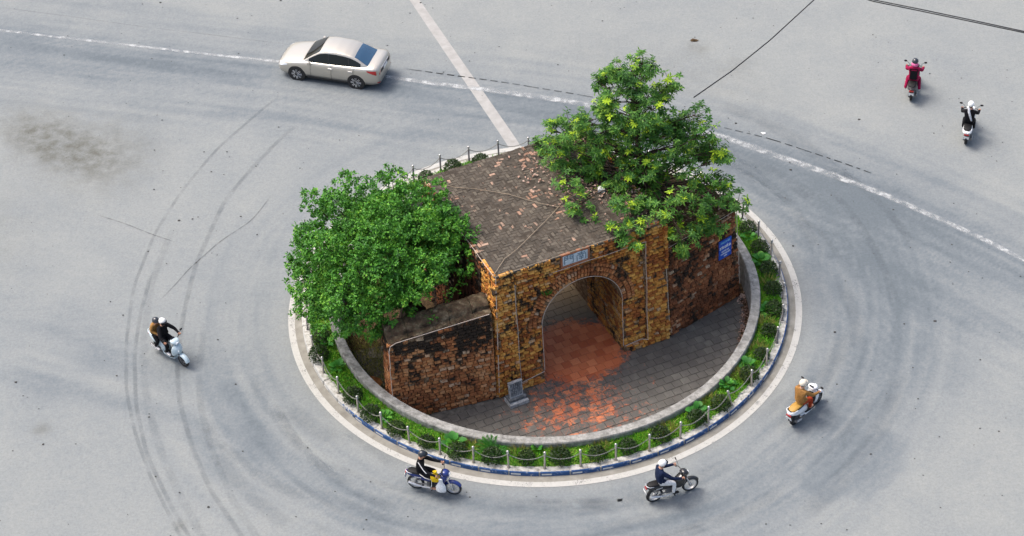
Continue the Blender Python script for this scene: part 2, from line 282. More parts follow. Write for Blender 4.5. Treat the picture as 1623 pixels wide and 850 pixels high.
# ------------------------------------------------------------------ road sheet
WL = [(-60, 28), (-30, 20.9), (-23.98, 19.24), (-22.31, 18.82), (-19.53, 18.03), (-16.79, 17.3), (-14.08, 16.54), (-10.35, 15.57), (-7.73, 14.82), (-5.65, 14.08), (-3.6, 13.44), (-1.07, 12.73), (1.42, 11.9), (3.86, 10.91), (5.77, 9.97), (7.62, 8.9), (9.42, 7.64), (11.18, 6.42), (12.88, 5.14), (14.9, 3.36), (16.05, 2.3), (17.25, 1.05), (18.28, -0.06), (24, -6.5), (40, -26)]
def build_road():
    fine = np.arange(-27, 25.001, .13); fy = np.arange(-16, 24.001, .13)
    out = lambda a, s: a + s * np.array([1, 3, 7, 15, 30, 60, 120, 240, 600.])
    xs = np.r_[out(fine[0], -1)[::-1], fine, out(fine[-1], 1)]; ys = np.r_[out(fy[0], -1)[::-1], fy, out(fy[-1], 1)]
    X, Y = np.meshgrid(xs, ys); nx, ny = len(xs), len(ys); r = np.hypot(X, Y); th = np.arctan2(Y, X)
    pts = np.array(WL); d = np.full(X.shape, 1e9); sd = np.zeros(X.shape)
    for (ax, ay), (bx, by) in zip(pts[:-1], pts[1:]):
        ex, ey = bx - ax, by - ay; L2 = ex * ex + ey * ey; q = np.clip(((X - ax) * ex + (Y - ay) * ey) / L2, 0, 1)
        px, py = X - ax - q * ex, Y - ay - q * ey; dd = np.hypot(px, py); s = np.sign(ex * py - ey * px); m = dd < d; d = np.where(m, dd, d); sd = np.where(m, s * dd, sd)
    g = lambda v, c, w: np.exp(-((v - c) / w) ** 2)
    rng = np.random.RandomState(3)
    def vn(a, b, seed, per=0):      # smooth value noise, 3 octaves, about -1..1
        tot = 0
        for o_ in range(3):
            A, B = a * 2 ** o_, b * 2 ** o_; i, j = np.floor(A).astype(int), np.floor(B).astype(int); fa, fb = A - i, B - j; fa, fb = fa * fa * (3 - 2 * fa), fb * fb * (3 - 2 * fb)
            h = lambda p_, q_: (np.sin(p_ * 127.1 + (q_ % (per * 2 ** o_) if per else q_) * 311.7 + seed * 74.7) * 43758.5453) % 1.0
            tot = tot + ((h(i, j) * (1 - fa) + h(i + 1, j) * fa) * (1 - fb) + (h(i, j + 1) * (1 - fa) + h(i + 1, j + 1) * fa) * fb - .5) * .9 ** o_ * .75
        return tot
    al = X * .94 - Y * .34
    wav = .8 * vn(r * 1.5, (th + math.pi) * 10 / (2 * math.pi), 1, 10); wl = vn(sd * 1.1, al * .09, 2); big = vn(X * .12, Y * .12, 3); diag = vn((Y + .45 * X) * .8, X * .1, 4)
    fr_ = vn(r * 5.5, (th + math.pi) * 16 / (2 * math.pi), 7, 16); fl_ = vn(sd * 4.5, al * .16, 8); right = 1 / (1 + np.exp(-(X - 3) / 2.5)); left = 1 - right
    tone = .13 + .16 * big + (.60 + .3 * wl + .35 * fl_) * g(sd, -.6, 1.5) + (.26 + .3 * wl + .3 * fl_) * g(sd, -3.4, 2.3) + (.16 + .4 * wl) * g(sd, 2.2, 1.2)
    ring = np.clip((r - 8.9) / .9, 0, 1) * g(r, 10.8, 2.2)
    tone += ring * (.28 + .28 * wav + .22 * fr_) * (.45 + .55 * (1 / (1 + np.exp((Y - 4) / 1.5))))
    tone += (.48 + .3 * wav + .22 * fr_) * g(r, 12.4, 2.3) * g(th, .0, .62) + (.20 + .24 * wav + .2 * fr_) * g(r, 11.8, 2.6) * g(th, -1.0, .6) + (.16 + .2 * wav + .18 * fr_) * g(r, 12, 2.2) * g(th, -1.9, .5)
    tone += (.30 + .5 * diag) * g(Y + .45 * (X + 17), -2.0, 2.3) * (X < -9.5) * g(X, -17, 8) + (.22 + .5 * wav) * g(X, -10.5, 2.5) * g(Y, -6.5, 3.0)
    inside = ((X - 9.7) / 1.75) ** 2 + ((Y + 8.7 - .25 * (X - 9.7)) / 1.45) ** 2 + .25 * np.sin(X * 5) * np.sin(Y * 4.3 + 1)
    tone += .24 / (1 + np.exp((inside - 1) * 14))
    dirt = 1.5 * g(X, -19.1, 1.9) * g(Y + .55 * (X + 19), 10.8, 1.5) + .8 * g(X, -16.6, 1.7) * g(Y, 9.6, 2.1) + .9 * g(np.hypot(X + 17.04, Y + 5.37), 0, .28) + .8 * g(np.hypot(X + 12.0, Y + 10), 0, .2) + .5 * g(np.hypot(X - 6.9, Y - 15.2), 0, .5) + .3 * g(X, -21, 2) * g(Y, 5, 3) + .35 * g(np.hypot(X - 8.4, Y - 13.8), 0, .7)
    dirt += .35 * g(sd, 3.2, 1.6) * right * g(X, 5, 4) + .5 * g(r, 8.95, .25) * .6
    idx = np.arange(nx * ny).reshape(ny, nx); F = np.stack([idx[:-1, :-1], idx[:-1, 1:], idx[1:, 1:], idx[1:, :-1]], -1).reshape(-1, 4)
    cr = r.ravel()[F].max(1) ; F = F[cr > 8.35]
    Z = np.zeros_like(X)
    me = npmesh('road', np.stack([X.ravel(), Y.ravel(), Z.ravel()], 1), F, 'road', True, attrs={'tone': np.clip(tone, 0, 1).ravel(), 'dirt': np.clip(dirt, 0, 1.2).ravel()})
    return tag(link('road', me), kind='structure')
road = build_road()
def mark(o): return tag(o, kind='structure')
mark(strip('road_marking', WL[1:-1], [.18, .2, .2, .26, .42, .46, .36, .26, .2], 'worn_line_paint', .008))
o = strip('concrete_strip', [(-8.6, 31.0), (-4.90, 20.15), (-.93, 9.52), (-.72, 8.9)], [.36, .36, .42, .46], 'concrete_strip', .005, soft=False); mark(o)
A1 = [(-10.1, 13.2), (-10.68, 12.42), (-12.37, 9.83), (-13.49, 7.33), (-14.31, 4.74), (-14.76, 1.73), (-14.7, -1.14), (-14.42, -3.71), (-13.86, -5.86), (-13.12, -7.93), (-11.95, -10.47), (-11.0, -12.4)]
A2 = [(-9.3, 11.2), (-9.93, 10.27), (-10.92, 8.52), (-11.86, 6.44), (-12.62, 2.81), (-12.82, 0.06), (-12.8, -2.56), (-12.52, -4.44), (-11.9, -6.57), (-11.11, -8.62), (-9.83, -10.87), (-9, -12.3)]
A3 = [(-14.2, 2.56), (-14.36, 0.16), (-14.34, -1.82), (-14.02, -4.35), (-13.4, -6.77), (-12.39, -9.09), (-11.2, -11.4)]
for k, (pts, w, m) in enumerate(((A1, .16, 'tyre_mark'), (A2, .22, 'tyre_mark'), (A3, .18, 'tyre_mark'), ([(x + .62, y + .1) for x, y in A1[4:]], .34, 'faint_mark'), ([(x + .8, y - .6) for x, y in A2[5:]], .3, 'faint_mark'))):
    mark(strip('tyre_mark', pts, w, m, .004 + .0012 * k))
mark(strip('road_crack', [(-13.7, .97), (-13.21, 1.8), (-12.83, 2.65), (-12.31, 3.33), (-11.91, 4.02), (-10.7, 5.23), (-10.08, 6.7)], .06, 'crack_mark', .011))
mark(strip('road_crack', [(-16.7, 6.02), (-15.44, 5.37), (-14.55, 4.75), (-13.43, 4.13)], .05, 'crack_mark', .011))
mark(strip('road_crack', [(-22.59, 20.58), (-19.75, 19.72), (-16.4, 18.64), (-13.4, 17.79), (-10.16, 16.83)], .07, 'tyre_mark', .011))
mark(strip('road_slot', [(-5.15, 14.67), (-3.09, 14.02), (-1.05, 13.38), (.45, 12.83), (1.82, 12.34), (3.2, 11.8)], .075, 'slot_mark', .012, dashes=(.45, .32)))
mark(strip('road_slot', [(6.6, 10.1), (7.82, 9.49), (9.09, 8.87), (10.44, 7.96), (11.76, 7.08), (12.87, 6.25)], .06, 'slot_mark', .012, dashes=(.42, .3)))
rr = random.Random(4)
for k in range(34):   # faint curved rubber streaks around the island
    r0 = rr.uniform(9.4, 13.4); a = rr.uniform(-175, 35); L = rr.uniform(12, 38); pts = [((r0 + .5 * math.sin(q * 1.3 + k)) * math.cos(R(a + L * q)), (r0 + .5 * math.sin(q * 1.3 + k)) * math.sin(R(a + L * q))) for q in np.linspace(0, 1, 9)]
    mark(strip('tyre_mark', pts, rr.uniform(.25, .9), 'faint_mark', .003 + .0002 * k))
# loose grit, small stains and litter
mb = MB(); rg = np.random.RandomState(2)
for k in range(560):
    x, y = rg.uniform(-24, 21), rg.uniform(-13, 21)
    if math.hypot(x, y) < 9.2: continue
    s = rg.choice([.018, .025, .034, .05], p=[.45, .33, .18, .04]); a = rg.uniform(0, 3.14)
    n = 5; q = [(x + s * (1 + rg.uniform(-.3, .5)) * math.cos(a + 6.283 * i / n), y + s * math.sin(a + 6.283 * i / n), .013) for i in range(n)]
    mb.add(q + [(x, y, .013 + s * .5)], [(i, (i + 1) % n, n) for i in range(n)], 0)
tag(mb.build('road_grit', 'pebble_dark'), 'scattered dark grit specks lying on the grey asphalt', 'grit', kind='stuff')
def litter(name, x, y, s, mat, label, cat, k=0):
    m = MB(); rg = random.Random(k); pts = [(s * rg.uniform(.6, 1.2) * math.cos(6.283 * i / 7), s * rg.uniform(.4, .9) * math.sin(6.283 * i / 7)) for i in range(7)]
    m.add([(a, b, rg.uniform(.0, .03)) for a, b in pts] + [(0, 0, .05)], [(i, (i + 1) % 7, 7) for i in range(7)])
    tag(m.build(name, mat, loc=(x, y, .014)), label, cat)
litter('paper_scrap', 8.89, 9.21, .12, 'litter_white', 'white paper scrap on the road beside the dashed slot', 'litter', 1)
litter('brown_clod', 6.82, 15.74, .17, 'pebble_brown' if 'pebble_brown' in M else 'soil', 'brown clod of dirt on the road beyond the tree top', 'clod', 2)
# ------------------------------------------------------------------ traffic island: kerb, gutter, bed, ring wall, sunken court
FZ = -.7      # court floor level
annulus('gutter', [(8.50, .006), (8.86, .006)], 'gutter')['kind'] = 'structure'
annulus('ring_marking', [(8.84, .010), (9.07, .010)], 'white_ring_paint')['kind'] = 'structure'
kerb = tag(annulus('kerb', [(8.24, .05), (8.24, .165), (8.555, .165), (8.555, -.05)], 'kerb_white', wob=.012), kind='structure')
NK = 54; st = 360 / NK
for k in range(NK):     # painted kerb stones, white at each joint
    a0, a1 = R(k * st + .18), R((k + 1) * st - .18); m = MB(); n = 6; rv = random.Random(k); top = .18 + rv.uniform(-.008, .012)
    seg = [a0 + (a1 - a0) * i / n for i in range(n + 1)]; prof = [(8.31, .12), (8.335 + rv.uniform(-.03, .03), top), (8.545, top), (8.575, top - .03), (8.58, -.02)]
    rings = [[(r * math.cos(a), r * math.sin(a), z) for r, z in prof] for a in seg]
    for i in range(n):
        for j in range(4): m.add([rings[i][j], rings[i][j + 1], rings[i + 1][j + 1], rings[i + 1][j]], [(0, 1, 2, 3)], 0 if j < 2 else 1)
    b0, b1 = a0 + .005, a0 + .042; q = [(8.5835 * math.cos(a), 8.5835 * math.sin(a), z) for a, z in ((b0, .05), (b1, .05), (b1, .115), (b0, .115))]; m.add(q, [(0, 1, 2, 3)], 2)
    m.build('kerb_stone', ['kerb_white', 'kerb_blue', 'dash_white'], kerb)
bed = tag(annulus('planting_bed', [(7.5, .22), (7.75, .27), (8.1, .24), (8.34, .15)], 'bed_soil', wob=.05), kind='structure')
rw = annulus('ring_wall', [(7.26, -.85), (7.26, .46), (7.285, .50), (7.575, .50), (7.60, .46), (7.60, .05)], 'wall_concrete', seg=300, wob=.012)
tag(rw, 'low round grey concrete wall enclosing the sunken court', 'wall')
soil = annulus('court_soil', [(0.0, FZ - .06), (3, FZ - .06), (5.5, FZ - .05), (7.3, FZ - .02)], 'soil', seg=96, wob=.03); tag(soil, kind='structure')
# ---- posts and chains
NP = 45; PR = 8.40; PA0 = 204.017; PDA = 7.974
CHN = 'one two three four five six seven eight nine ten eleven twelve thirteen fourteen fifteen sixteen seventeen eighteen nineteen twenty twenty-one twenty-two twenty-three twenty-four'.split()
ORD = 'first second third fourth fifth sixth seventh eighth ninth tenth eleventh twelfth thirteenth fourteenth fifteenth sixteenth seventeenth eighteenth nineteenth twentieth twenty-first twenty-second twenty-third'.split()
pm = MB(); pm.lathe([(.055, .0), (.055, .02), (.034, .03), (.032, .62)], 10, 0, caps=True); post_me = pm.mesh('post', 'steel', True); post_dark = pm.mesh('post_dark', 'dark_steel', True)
pm = MB(); pm.lathe([(.036, .615), (.04, .65), (.022, .665)], 10, 0); pm.ball((0, 0, .71), .052, 0, 10, 7); ball_me = pm.mesh('ball', 'ball_steel', True)
ang = lambda i: R(PA0 + PDA * i if i <= 23 else PA0 + PDA * 23 + (360 - PDA * 23) / (NP - 23) * (i - 23))
LEAN = 14; tops = []
for i in range(NP):
    a = ang(i); P = Vector((PR * math.cos(a), PR * math.sin(a), .178)); k = i - LEAN; k = k - NP if k > 22 else k
    if k == 0: lab = 'steel chain post leaning sideways on the white kerb'
    elif k < 0: lab = 'steel chain post with ball top, %s clockwise from the leaning post' % ORD[-k - 1]
    else: lab = 'steel chain post with ball top, %s counterclockwise from the leaning post' % ORD[k - 1]
    rp = random.Random(i); o = thing('chain_post', lab, 'post', P, 0, 'chain posts around the kerb')
    o.rotation_euler = (R(rp.uniform(-1.5, 1.5)), R(rp.uniform(-1.5, 1.5)), 0) if k else (R(4), R(-13), 0)
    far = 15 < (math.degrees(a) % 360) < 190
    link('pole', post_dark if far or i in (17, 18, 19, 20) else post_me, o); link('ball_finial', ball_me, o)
    tops.append(o.rotation_euler.to_matrix() @ Vector((0, 0, .60)) + P)
for i in range(NP):
    A, B = tops[i], tops[(i + 1) % NP]; m = MB(); sag = .23 + random.Random(i).uniform(-.02, .03); n = 26; path = []
    for q in range(n + 1):
        t_ = q / n; p_ = A.lerp(B, t_); p_.z -= sag * 4 * t_ * (1 - t_); path.append(p_)
    d = (B - A).normalized(); s_ = d.cross(Vector((0, 0, 1)))
    for q in range(n):     # alternating links
        c = (path[q] + path[q + 1]) / 2; e = path[q + 1] - path[q]; L = e.length * .72; e.normalize(); w = s_ if q % 2 else s_.cross(e); w = w * .014
        ring = [c + e * L * math.cos(x) * .95 + w * math.sin(x) for x in np.linspace(0, 2 * math.pi, 9)]
        m.tube(ring, .0075, 4, 0, False)
    k = i - LEAN; k = k - NP if k > 22 else k
    if k in (0, -1): lab = 'sagging grey chain hung from the leaning post on its %s side' % ('counterclockwise' if k == 0 else 'clockwise')
    elif k < 0: lab = 'sagging grey chain, %s clockwise from the leaning post' % ORD[-k - 1]
    else: lab = 'sagging grey chain, %s counterclockwise from the leaning post' % ORD[k]
    tag(m.build('barrier_chain', 'chain_grey'), lab, 'chain', 'chains between the kerb posts')
# ---- court paving: staggered square tiles in rows along the gate front
UX = Vector((math.cos(R(23.6)), math.sin(R(23.6)), 0)); VX = Vector((-UX.y, UX.x, 0)); O = Vector((-1.75, -4.13, FZ))
court = annulus('courtyard', [(0.0, FZ - .012), (3.5, FZ - .012), (6.98, FZ - .012)], 'tile_joint', seg=120, a0=192, a1=372 - 9, wob=0); tag(court, kind='structure')
def lw_inner(x, y): return True
tv = []
for k in range(4):
    q = random.Random(k + 40); m = MB(); j = lambda: q.uniform(-.012, .012)
    m.add([(-.5, -.5, -.03), (.5, -.5, -.03), (.5, .5, -.03), (-.5, .5, -.03), (-.5 + j(), -.5 + j(), 0), (.5 + j(), -.5 + j(), 0), (.5 + j(), .5 + j(), 0), (-.5 + j(), .5 + j(), 0),
           (-.47 + j(), -.47 + j(), .012 + j() * .2), (.47 + j(), -.47 + j(), .012 + j() * .2), (.47 + j(), .47 + j(), .012 + j() * .2), (-.47 + j(), .47 + j(), .012 + j() * .2)],
          [(0, 1, 5, 4), (1, 2, 6, 5), (2, 3, 7, 6), (3, 0, 4, 7), (4, 5, 9, 8), (5, 6, 10, 9), (6, 7, 11, 10), (7, 4, 8, 11), (8, 9, 10, 11)])
    tv.append(m)
tmesh = [m.mesh('tile', 'floor_tile') for m in tv]
TS = .325; cand = []
for row in range(-26, 22):
    for c_ in range(-24, 44):
        u = (c_ + (.5 if row % 2 else 0)) * TS + .05; v = row * TS + .1; P = O + UX * u + VX * v; r = math.hypot(P.x, P.y)
        intun = 1.65 < u < 5.05 and v > -.2
        if r > 6.95: continue
        if not intun:
            if v > .05: 
                # right of the gate the wing turns back; left of it the wing runs a little forward
                if u > 6.4: 
                    w = Vector((P.x - 4.3, P.y + 1.45, 0)); 
                    if -w.x * math.sin(R(36.9)) + w.y * math.cos(R(36.9)) > .05: continue
                else: continue
            if u < .1:
                w = Vector((P.x + 5.27, P.y + 5.08, 0))
                if -w.x * math.sin(R(15.5)) + w.y * math.cos(R(15.5)) > .0: continue
        if v > 6.1: continue
        hid = 0 if (v < 2.2) else 5
        near = 1.0 if P.y + .0 > -math.sqrt(max(0, 7.27 ** 2 - P.x ** 2)) + 1.35 else 9.0     # the rest lies behind the near wall
        cand.append((hid + near + .05 * abs(P.x - 1), P, random.random()))
cand.sort(key=lambda q: q[0])
rest = MB(); RZ = Matrix.Rotation(R(23.6), 4, 'Z')
for i, (sc_, P, rd) in enumerate(cand):
    q = random.Random(int(rd * 1e6)); mt = Matrix.Translation(P + Vector((0, 0, q.uniform(-.002, .003)))) @ RZ @ Matrix.Rotation(R(q.uniform(-.3, .3)), 4, 'X') @ Matrix.Diagonal((TS * .975, TS * .968, 1, 1))
    if i < 300:
        o = link('tile', tmesh[i % 4], court); o.matrix_local = mt
    else:
        m = tv[i % 4]; rest.add([mt @ Vector(v) for v in m.v], m.f)
if rest.v: tag(rest.build('far_tiles', 'floor_tile', court), kind='stuff')
# ------------------------------------------------------------------ brick gate and its wing walls
def brick_shapes(n, seed, back=-.5):
    out = []
    for k in range(n):
        q = random.Random(seed + k); j = lambda s=.05: q.uniform(-s, s); ins = q.uniform(.07, .14)
        A = [(-.5 + j(), -.5 + j()), (.5 + j(), -.5 + j()), (.5 + j(), .5 + j()), (-.5 + j(), .5 + j())]
        vs = [(x, .5, z) for x, z in A] + [(x, -.18 + j(.08), z) for x, z in A] + [(x * (1 - ins) + j(.03), -.5 + j(.12), z * (1 - 1.8 * ins) + j(.03)) for x, z in A]
        m = MB(); m.add(vs, [(0, 1, 5, 4), (1, 2, 6, 5), (2, 3, 7, 6), (3, 0, 4, 7), (4, 5, 9, 8), (5, 6, 10, 9), (6, 7, 11, 10), (7, 4, 8, 11), (8, 9, 10, 11)]); out.append(m)
    return out
BV = brick_shapes(10, 100)
class Masonry:
    """collects bricks (matrix, score); the best 300 become parts, the rest one joined part"""
    def __init__(s, parent, mat, name='brick', limit=300): s.p = parent; s.mat = mat; s.c = []; s.name = name; s.limit = limit; s.me = [b.mesh(name, mat) for b in BV]
    def face(s, org, ex, ez, xr, zr, bw, bh, keep=None, score=0.0, holes=.03, depth=.12, proud=.035, seed=0):
        """bricks with local x along ex, z along ez, front (-y) facing out"""
        ex = Vector(ex).normalized(); ez = Vector(ez).normalized(); ey = ez.cross(ex).normalized(); org = Vector(org); q = random.Random(seed); z = zr[0]
        while z < zr[1] - .03:
            h = min(bh * q.uniform(.88, 1.14), zr[1] - z); x = xr[0] - q.uniform(0, bw)
            while x < xr[1] - .02:
                w = bw * q.uniform(.62, 1.25); a, b = max(x, xr[0]), min(x + w, xr[1]); x += w
                if b - a < .05: continue
                cx, cz = (a + b) / 2, z + h / 2
                if keep and not keep(cx, cz, b - a, h): continue
                if q.random() < holes: continue
                c = org + ex * cx + ez * cz + ey * (depth * .5 - q.uniform(0, proud) - .012)
                B = Matrix((ex, ey, ez)).transposed().to_4x4()
                s.c.append((score + q.random() * .3, Matrix.Translation(c) @ B @ Matrix.Rotation(R(q.uniform(-1.6, 1.6)), 4, 'Y') @ Matrix.Diagonal((b - a - q.uniform(.014, .032), depth, h - q.uniform(.014, .032), 1))))
            z += h
    def build(s):
        s.c.sort(key=lambda t: t[0]); rest = MB(); q = random.Random(9)
        for i, (sc_, mt) in enumerate(s.c):
            k = q.randrange(len(BV))
            if i < s.limit: o = link(s.name, s.me[k], s.p); o.matrix_local = mt
            else: rest.add([mt @ Vector(v) for v in BV[k].v], BV[k].f)
        if rest.v: tag(rest.build('more_' + s.name + 's', s.mat, s.p), kind='stuff')
W, H, DEP = 6.68, 5.15, 6.45; AX0, AX1 = 1.80, 4.88; ACX = (AX0 + AX1) / 2; AR = (AX1 - AX0) / 2; ASP = 2.32
PL, PRX = .88, 5.76; REC = .11; FRZ = 4.58; PLI = .30
FB, SB, BB = .28, .20, .20
fy = lambda z: FB * z / H
gate = thing('fortress_gate', 'old weathered brick fortress gate with an arched passage and flat roof', 'gate', O, R(23.6))
def hexa(mb, c8, m=0): mb.add(c8, [(3, 2, 1, 0), (4, 5, 6, 7), (0, 1, 5, 4), (1, 2, 6, 5), (2, 3, 7, 6), (3, 0, 4, 7)], m)
core = MB()
arc = [(ACX - AR * math.cos(a), ASP + AR * math.sin(a) * 1.0) for a in np.linspace(0, math.pi, 25)]
sx = lambda x, z: x + (SB * z / H) * (1 - 2 * x / W)
outl = [(.04, 0), (AX0, 0)] + arc + [(AX1, 0), (W - .04, 0), (W - SB - .04, H - .06), (SB + .04, H - .06)]
F_ = [(x, fy(z) + REC + .05, z) for x, z in outl]; B_ = [(x, DEP - BB * z / H, z) for x, z in outl]; n = len(outl)
core.add(F_ + B_, [tuple(range(n)), tuple(range(2 * n - 1, n - 1, -1))] + [(i, (i + n), (i + 1) % n + n, (i + 1) % n) for i in range(n)])
for x0, x1 in ((.03, PL - .03), (PRX + .03, W - .03)):
    hexa(core, [(x0, .05, 0), (x1, .05, 0), (x1, .6, 0), (x0, .6, 0)] + [(sx(x0, H - .06), fy(H) + .05, H - .06), (sx(x1, H - .06), fy(H) + .05, H - .06), (sx(x1, H - .06), .9, H - .06), (sx(x0, H - .06), .9, H - .06)])
hexa(core, [(PL - .1, fy(FRZ) + .05, FRZ), (PRX + .1, fy(FRZ) + .05, FRZ), (PRX + .1, .6, FRZ), (PL - .1, .6, FRZ), (PL - .1, fy(H) + .05, H - .065), (PRX + .1, fy(H) + .05, H - .065), (PRX + .1, .6, H - .065), (PL - .1, .6, H - .065)])
for x0, x1 in ((PL - .05, AX0 - .01), (AX1 + .01, PRX + .05)): hexa(core, [(x0, .05, 0), (x1, .05, 0), (x1, .5, 0), (x0, .5, 0), (x0, fy(PLI) + .05, PLI), (x1, fy(PLI) + .05, PLI), (x1, .5, PLI), (x0, .5, PLI)])
core.build('masonry_core', 'mortar', gate)
mz = Masonry(gate, 'gate_brick'); ezf = Vector((0, FB / H, 1)).normalized(); L1 = H / ezf.z
inarch = lambda x, z, g=.0: (AX0 - g < x < AX1 + g and z < ASP) or math.hypot(x - ACX, z - ASP) < AR + g
BW, BH = .225, .112
mz.face((0, 0, 0), (1, 0, 0), ezf, (.02, PL), (0, L1), BW, BH, lambda x, z, w, h: x - w * .3 > SB * z / H, 0, .025, seed=1)
mz.face((0, 0, 0), (1, 0, 0), ezf, (PRX, W), (0, L1), BW, BH, lambda x, z, w, h: x + w * .3 < W - SB * z / H, 0.1, .03, seed=2)
mz.face((0, 0, 0), (1, 0, 0), ezf, (PL, PRX), (FRZ, L1), BW, .115, lambda x, z, w, h: not (2.60 - w / 2 < x < 3.66 + w / 2), .1, .03, seed=3)
mz.face((0, REC, 0), (1, 0, 0), ezf, (PL, PRX), (PLI, FRZ), BW, BH, lambda x, z, w, h: not inarch(x, z, .50 if z > ASP else w * .3 + .0), .2, .04, seed=4)
mz.face((0, 0, 0), (1, 0, 0), ezf, (PL, PRX), (0, PLI), BW, BH, lambda x, z, w, h: not (AX0 - w * .45 < x < AX1 + w * .45), .3, .05, seed=5)
# passage side wall (right), passage side wall (left), outer side wall (left)
mz.face((AX1, .18, 0), (0, 1, 0), (0, 0, 1), (0, 2.7), (0, ASP + .1), .25, .105, None, .45, .02, .05, seed=6)
mz.face((AX0, 2.9, 0), (0, -1, 0), (0, 0, 1), (0, 2.7), (0, ASP + .1), .25, .105, None, 3, .02, .05, seed=7)
ezs = Vector((SB / H, 0, 1)).normalized()
mz.face((0, 1.3, 0), (0, -1, 0), ezs, (0, 1.28), (0, H / ezs.z), BW, BH, lambda x, z, w, h: 1.3 - x > .02 + fy(z), 1.5, .03, seed=8)
side = Masonry(gate, 'side_brick', 'shade_dark_brick', 0); side.face((0, DEP - .2, 0), (0, -1, 0), ezs, (0, DEP - 1.5), (0, H / ezs.z), BW, BH, None, 0, .05, seed=18); side.build()  # stained bricks, coloured darker still to put this side's shade into them
ezr = Vector((-SB / H, 0, 1)).normalized()
mz.face((W, .05, 0), (0, 1, 0), ezr, (0, DEP - .1), (3.2, H / ezr.z), BW, BH, None, 5, .03, seed=9)
mz.build()
# voussoirs: three rings of bricks on edge round the arch
vq = random.Random(3); vme = [b.mesh('voussoir', 'arch_brick') for b in BV]
for ring, (r0, r1, nb) in enumerate(((AR + .005, AR + .17, 42), (AR + .185, AR + .345, 46), (AR + .36, AR + .49, 50))):
    for k in range(nb):
        a = math.pi * (k + .5) / nb; rm = (r0 + r1) / 2; x, z = ACX - rm * math.cos(a), ASP + rm * math.sin(a)
        if vq.random() < .05: continue
        er = Vector((-math.cos(a), 0, math.sin(a))); et = Vector((math.sin(a), 0, math.cos(a))); ey = er.cross(et)
        if ey.y < 0: et = -et; ey = -ey
        B = Matrix((et, ey, er)).transposed().to_4x4(); c = Vector((x, fy(z) + REC + .03 - (.03 if ring == 1 else 0) - vq.uniform(0, .02), z))
        o = link('voussoir', vme[vq.randrange(10)], gate); o.matrix_local = Matrix.Translation(c) @ B @ Matrix.Diagonal((math.pi * rm / nb * .72, .13, r1 - r0 - .012, 1))
# roof: slab, herringbone of bricks
rf = MB(); zr = H - .03
hexa(rf, [(SB + .02, FB + .02, zr - .1), (W - SB - .02, FB + .02, zr - .1), (W - SB - .02, DEP - BB - .02, zr - .1), (SB + .02, DEP - BB - .02, zr - .1), (SB + .02, FB + .02, zr), (W - SB - .02, FB + .02, zr), (W - SB - .02, DEP - BB - .02, zr), (SB + .02, DEP - BB - .02, zr)])
roof = rf.build('roof', 'roof_dirt', gate)
pw = .128; pl = 2 * pw; pav = []; q = random.Random(12); ca, sa = 1.0, 0.0
x0r, x1r, y0r, y1r = SB, W - SB, FB, DEP - BB
for i in range(-60, 90):
    for j in range(-60, 90):
        # herringbone unit cells
        k = (i - j) % 4
        if k == 0: cx, cy, lx, ly = (i + 1) * pw, (j + .5) * pw, pl, pw
        elif k == 3: cx, cy, lx, ly = (i + .5) * pw, (j + 1) * pw, pw, pl
        else: continue
        X, Y = cx * ca - cy * sa + 3.2, cx * sa + cy * ca + .5
        if not (x0r - .0 < X < x1r + .0 and y0r - .0 < Y < y1r + .0): continue
        pav.append((Y + .15 * abs(X - 2.6) + (6 if X > 5.0 else 0) + q.random(), X, Y, lx, ly))
pav.sort(); pvs = brick_shapes(6, 300); pme = [b.mesh('paver', 'roof_paver') for b in pvs]; rest = MB(); RX = Matrix.Rotation(R(-90), 4, 'X')
for i, (sc_, X, Y, lx, ly) in enumerate(pav):
    turn = (90 if ly > lx else 0)
    mt = Matrix.Translation((X, Y, zr - .027 + q.uniform(-.007, .007))) @ Matrix.Rotation(R(turn + q.uniform(-5, 5)), 4, 'Z') @ RX @ Matrix.Diagonal((pl * .95 * q.uniform(.93, 1), .07, pw * .93 * q.uniform(.9, 1), 1))
    k = q.randrange(6)
    if i < 300: o = link('paver', pme[k], roof); o.matrix_local = mt
    else: rest.add([mt @ Vector(v) for v in pvs[k].v], pvs[k].f)
tag(rest.build('more_pavers', 'roof_paver', roof), kind='stuff')
# thin brick edge along the front of the roof
# name plaque with two carved characters
plq = MB(); pz0, pz1 = 4.66, 5.08; fx = lambda z: fy(z)
for a, b, c, d in ((2.60, 3.66, pz0 - .06, pz0), (2.60, 3.66, pz1, pz1 + .05), (2.60, 2.66, pz0, pz1), (3.60, 3.66, pz0, pz1)):
    plq.box(((a + b) / 2, fy((c + d) / 2) + .02, (c + d) / 2), (b - a, .1, d - c), 1)
plq.box((3.13, fy(4.87) + .035, 4.87), (.94, .08, .42), 0)
pq = plq.build('name_plaque', ['plaque_stone', 'brick_frame'], gate); pq['label'] = 'pale stone plaque with two carved characters above the arch'
ch = MB()
def stroke(x0, z0, x1, z1, w=.035): 
    d = Vector((x1 - x0, 0, z1 - z0)); L = d.length; a = math.atan2(d.z, d.x)
    ch.box(((x0 + x1) / 2, fy(4.87) - .012, (z0 + z1) / 2), (L, .012, w), 0, Matrix.Rotation(-a, 3, 'Y'))
gx = lambda t: 2.70 + t * .40; gz = lambda t: 4.69 + t * .36
for s_ in ((.1, .05, .1, .95), (.1, .95, .40, .95), (.1, .75, .40, .75), (.1, .55, .40, .55), (.40, .95, .40, .55), (.9, .05, .9, .95), (.6, .95, .9, .95), (.6, .75, .9, .75), (.6, .55, .9, .55), (.6, .95, .6, .55), (.9, .05, .78, .1)): stroke(gx(s_[0]), gz(s_[1]), gx(s_[2]), gz(s_[3]), .026)
gx = lambda t: 3.16 + t * .40
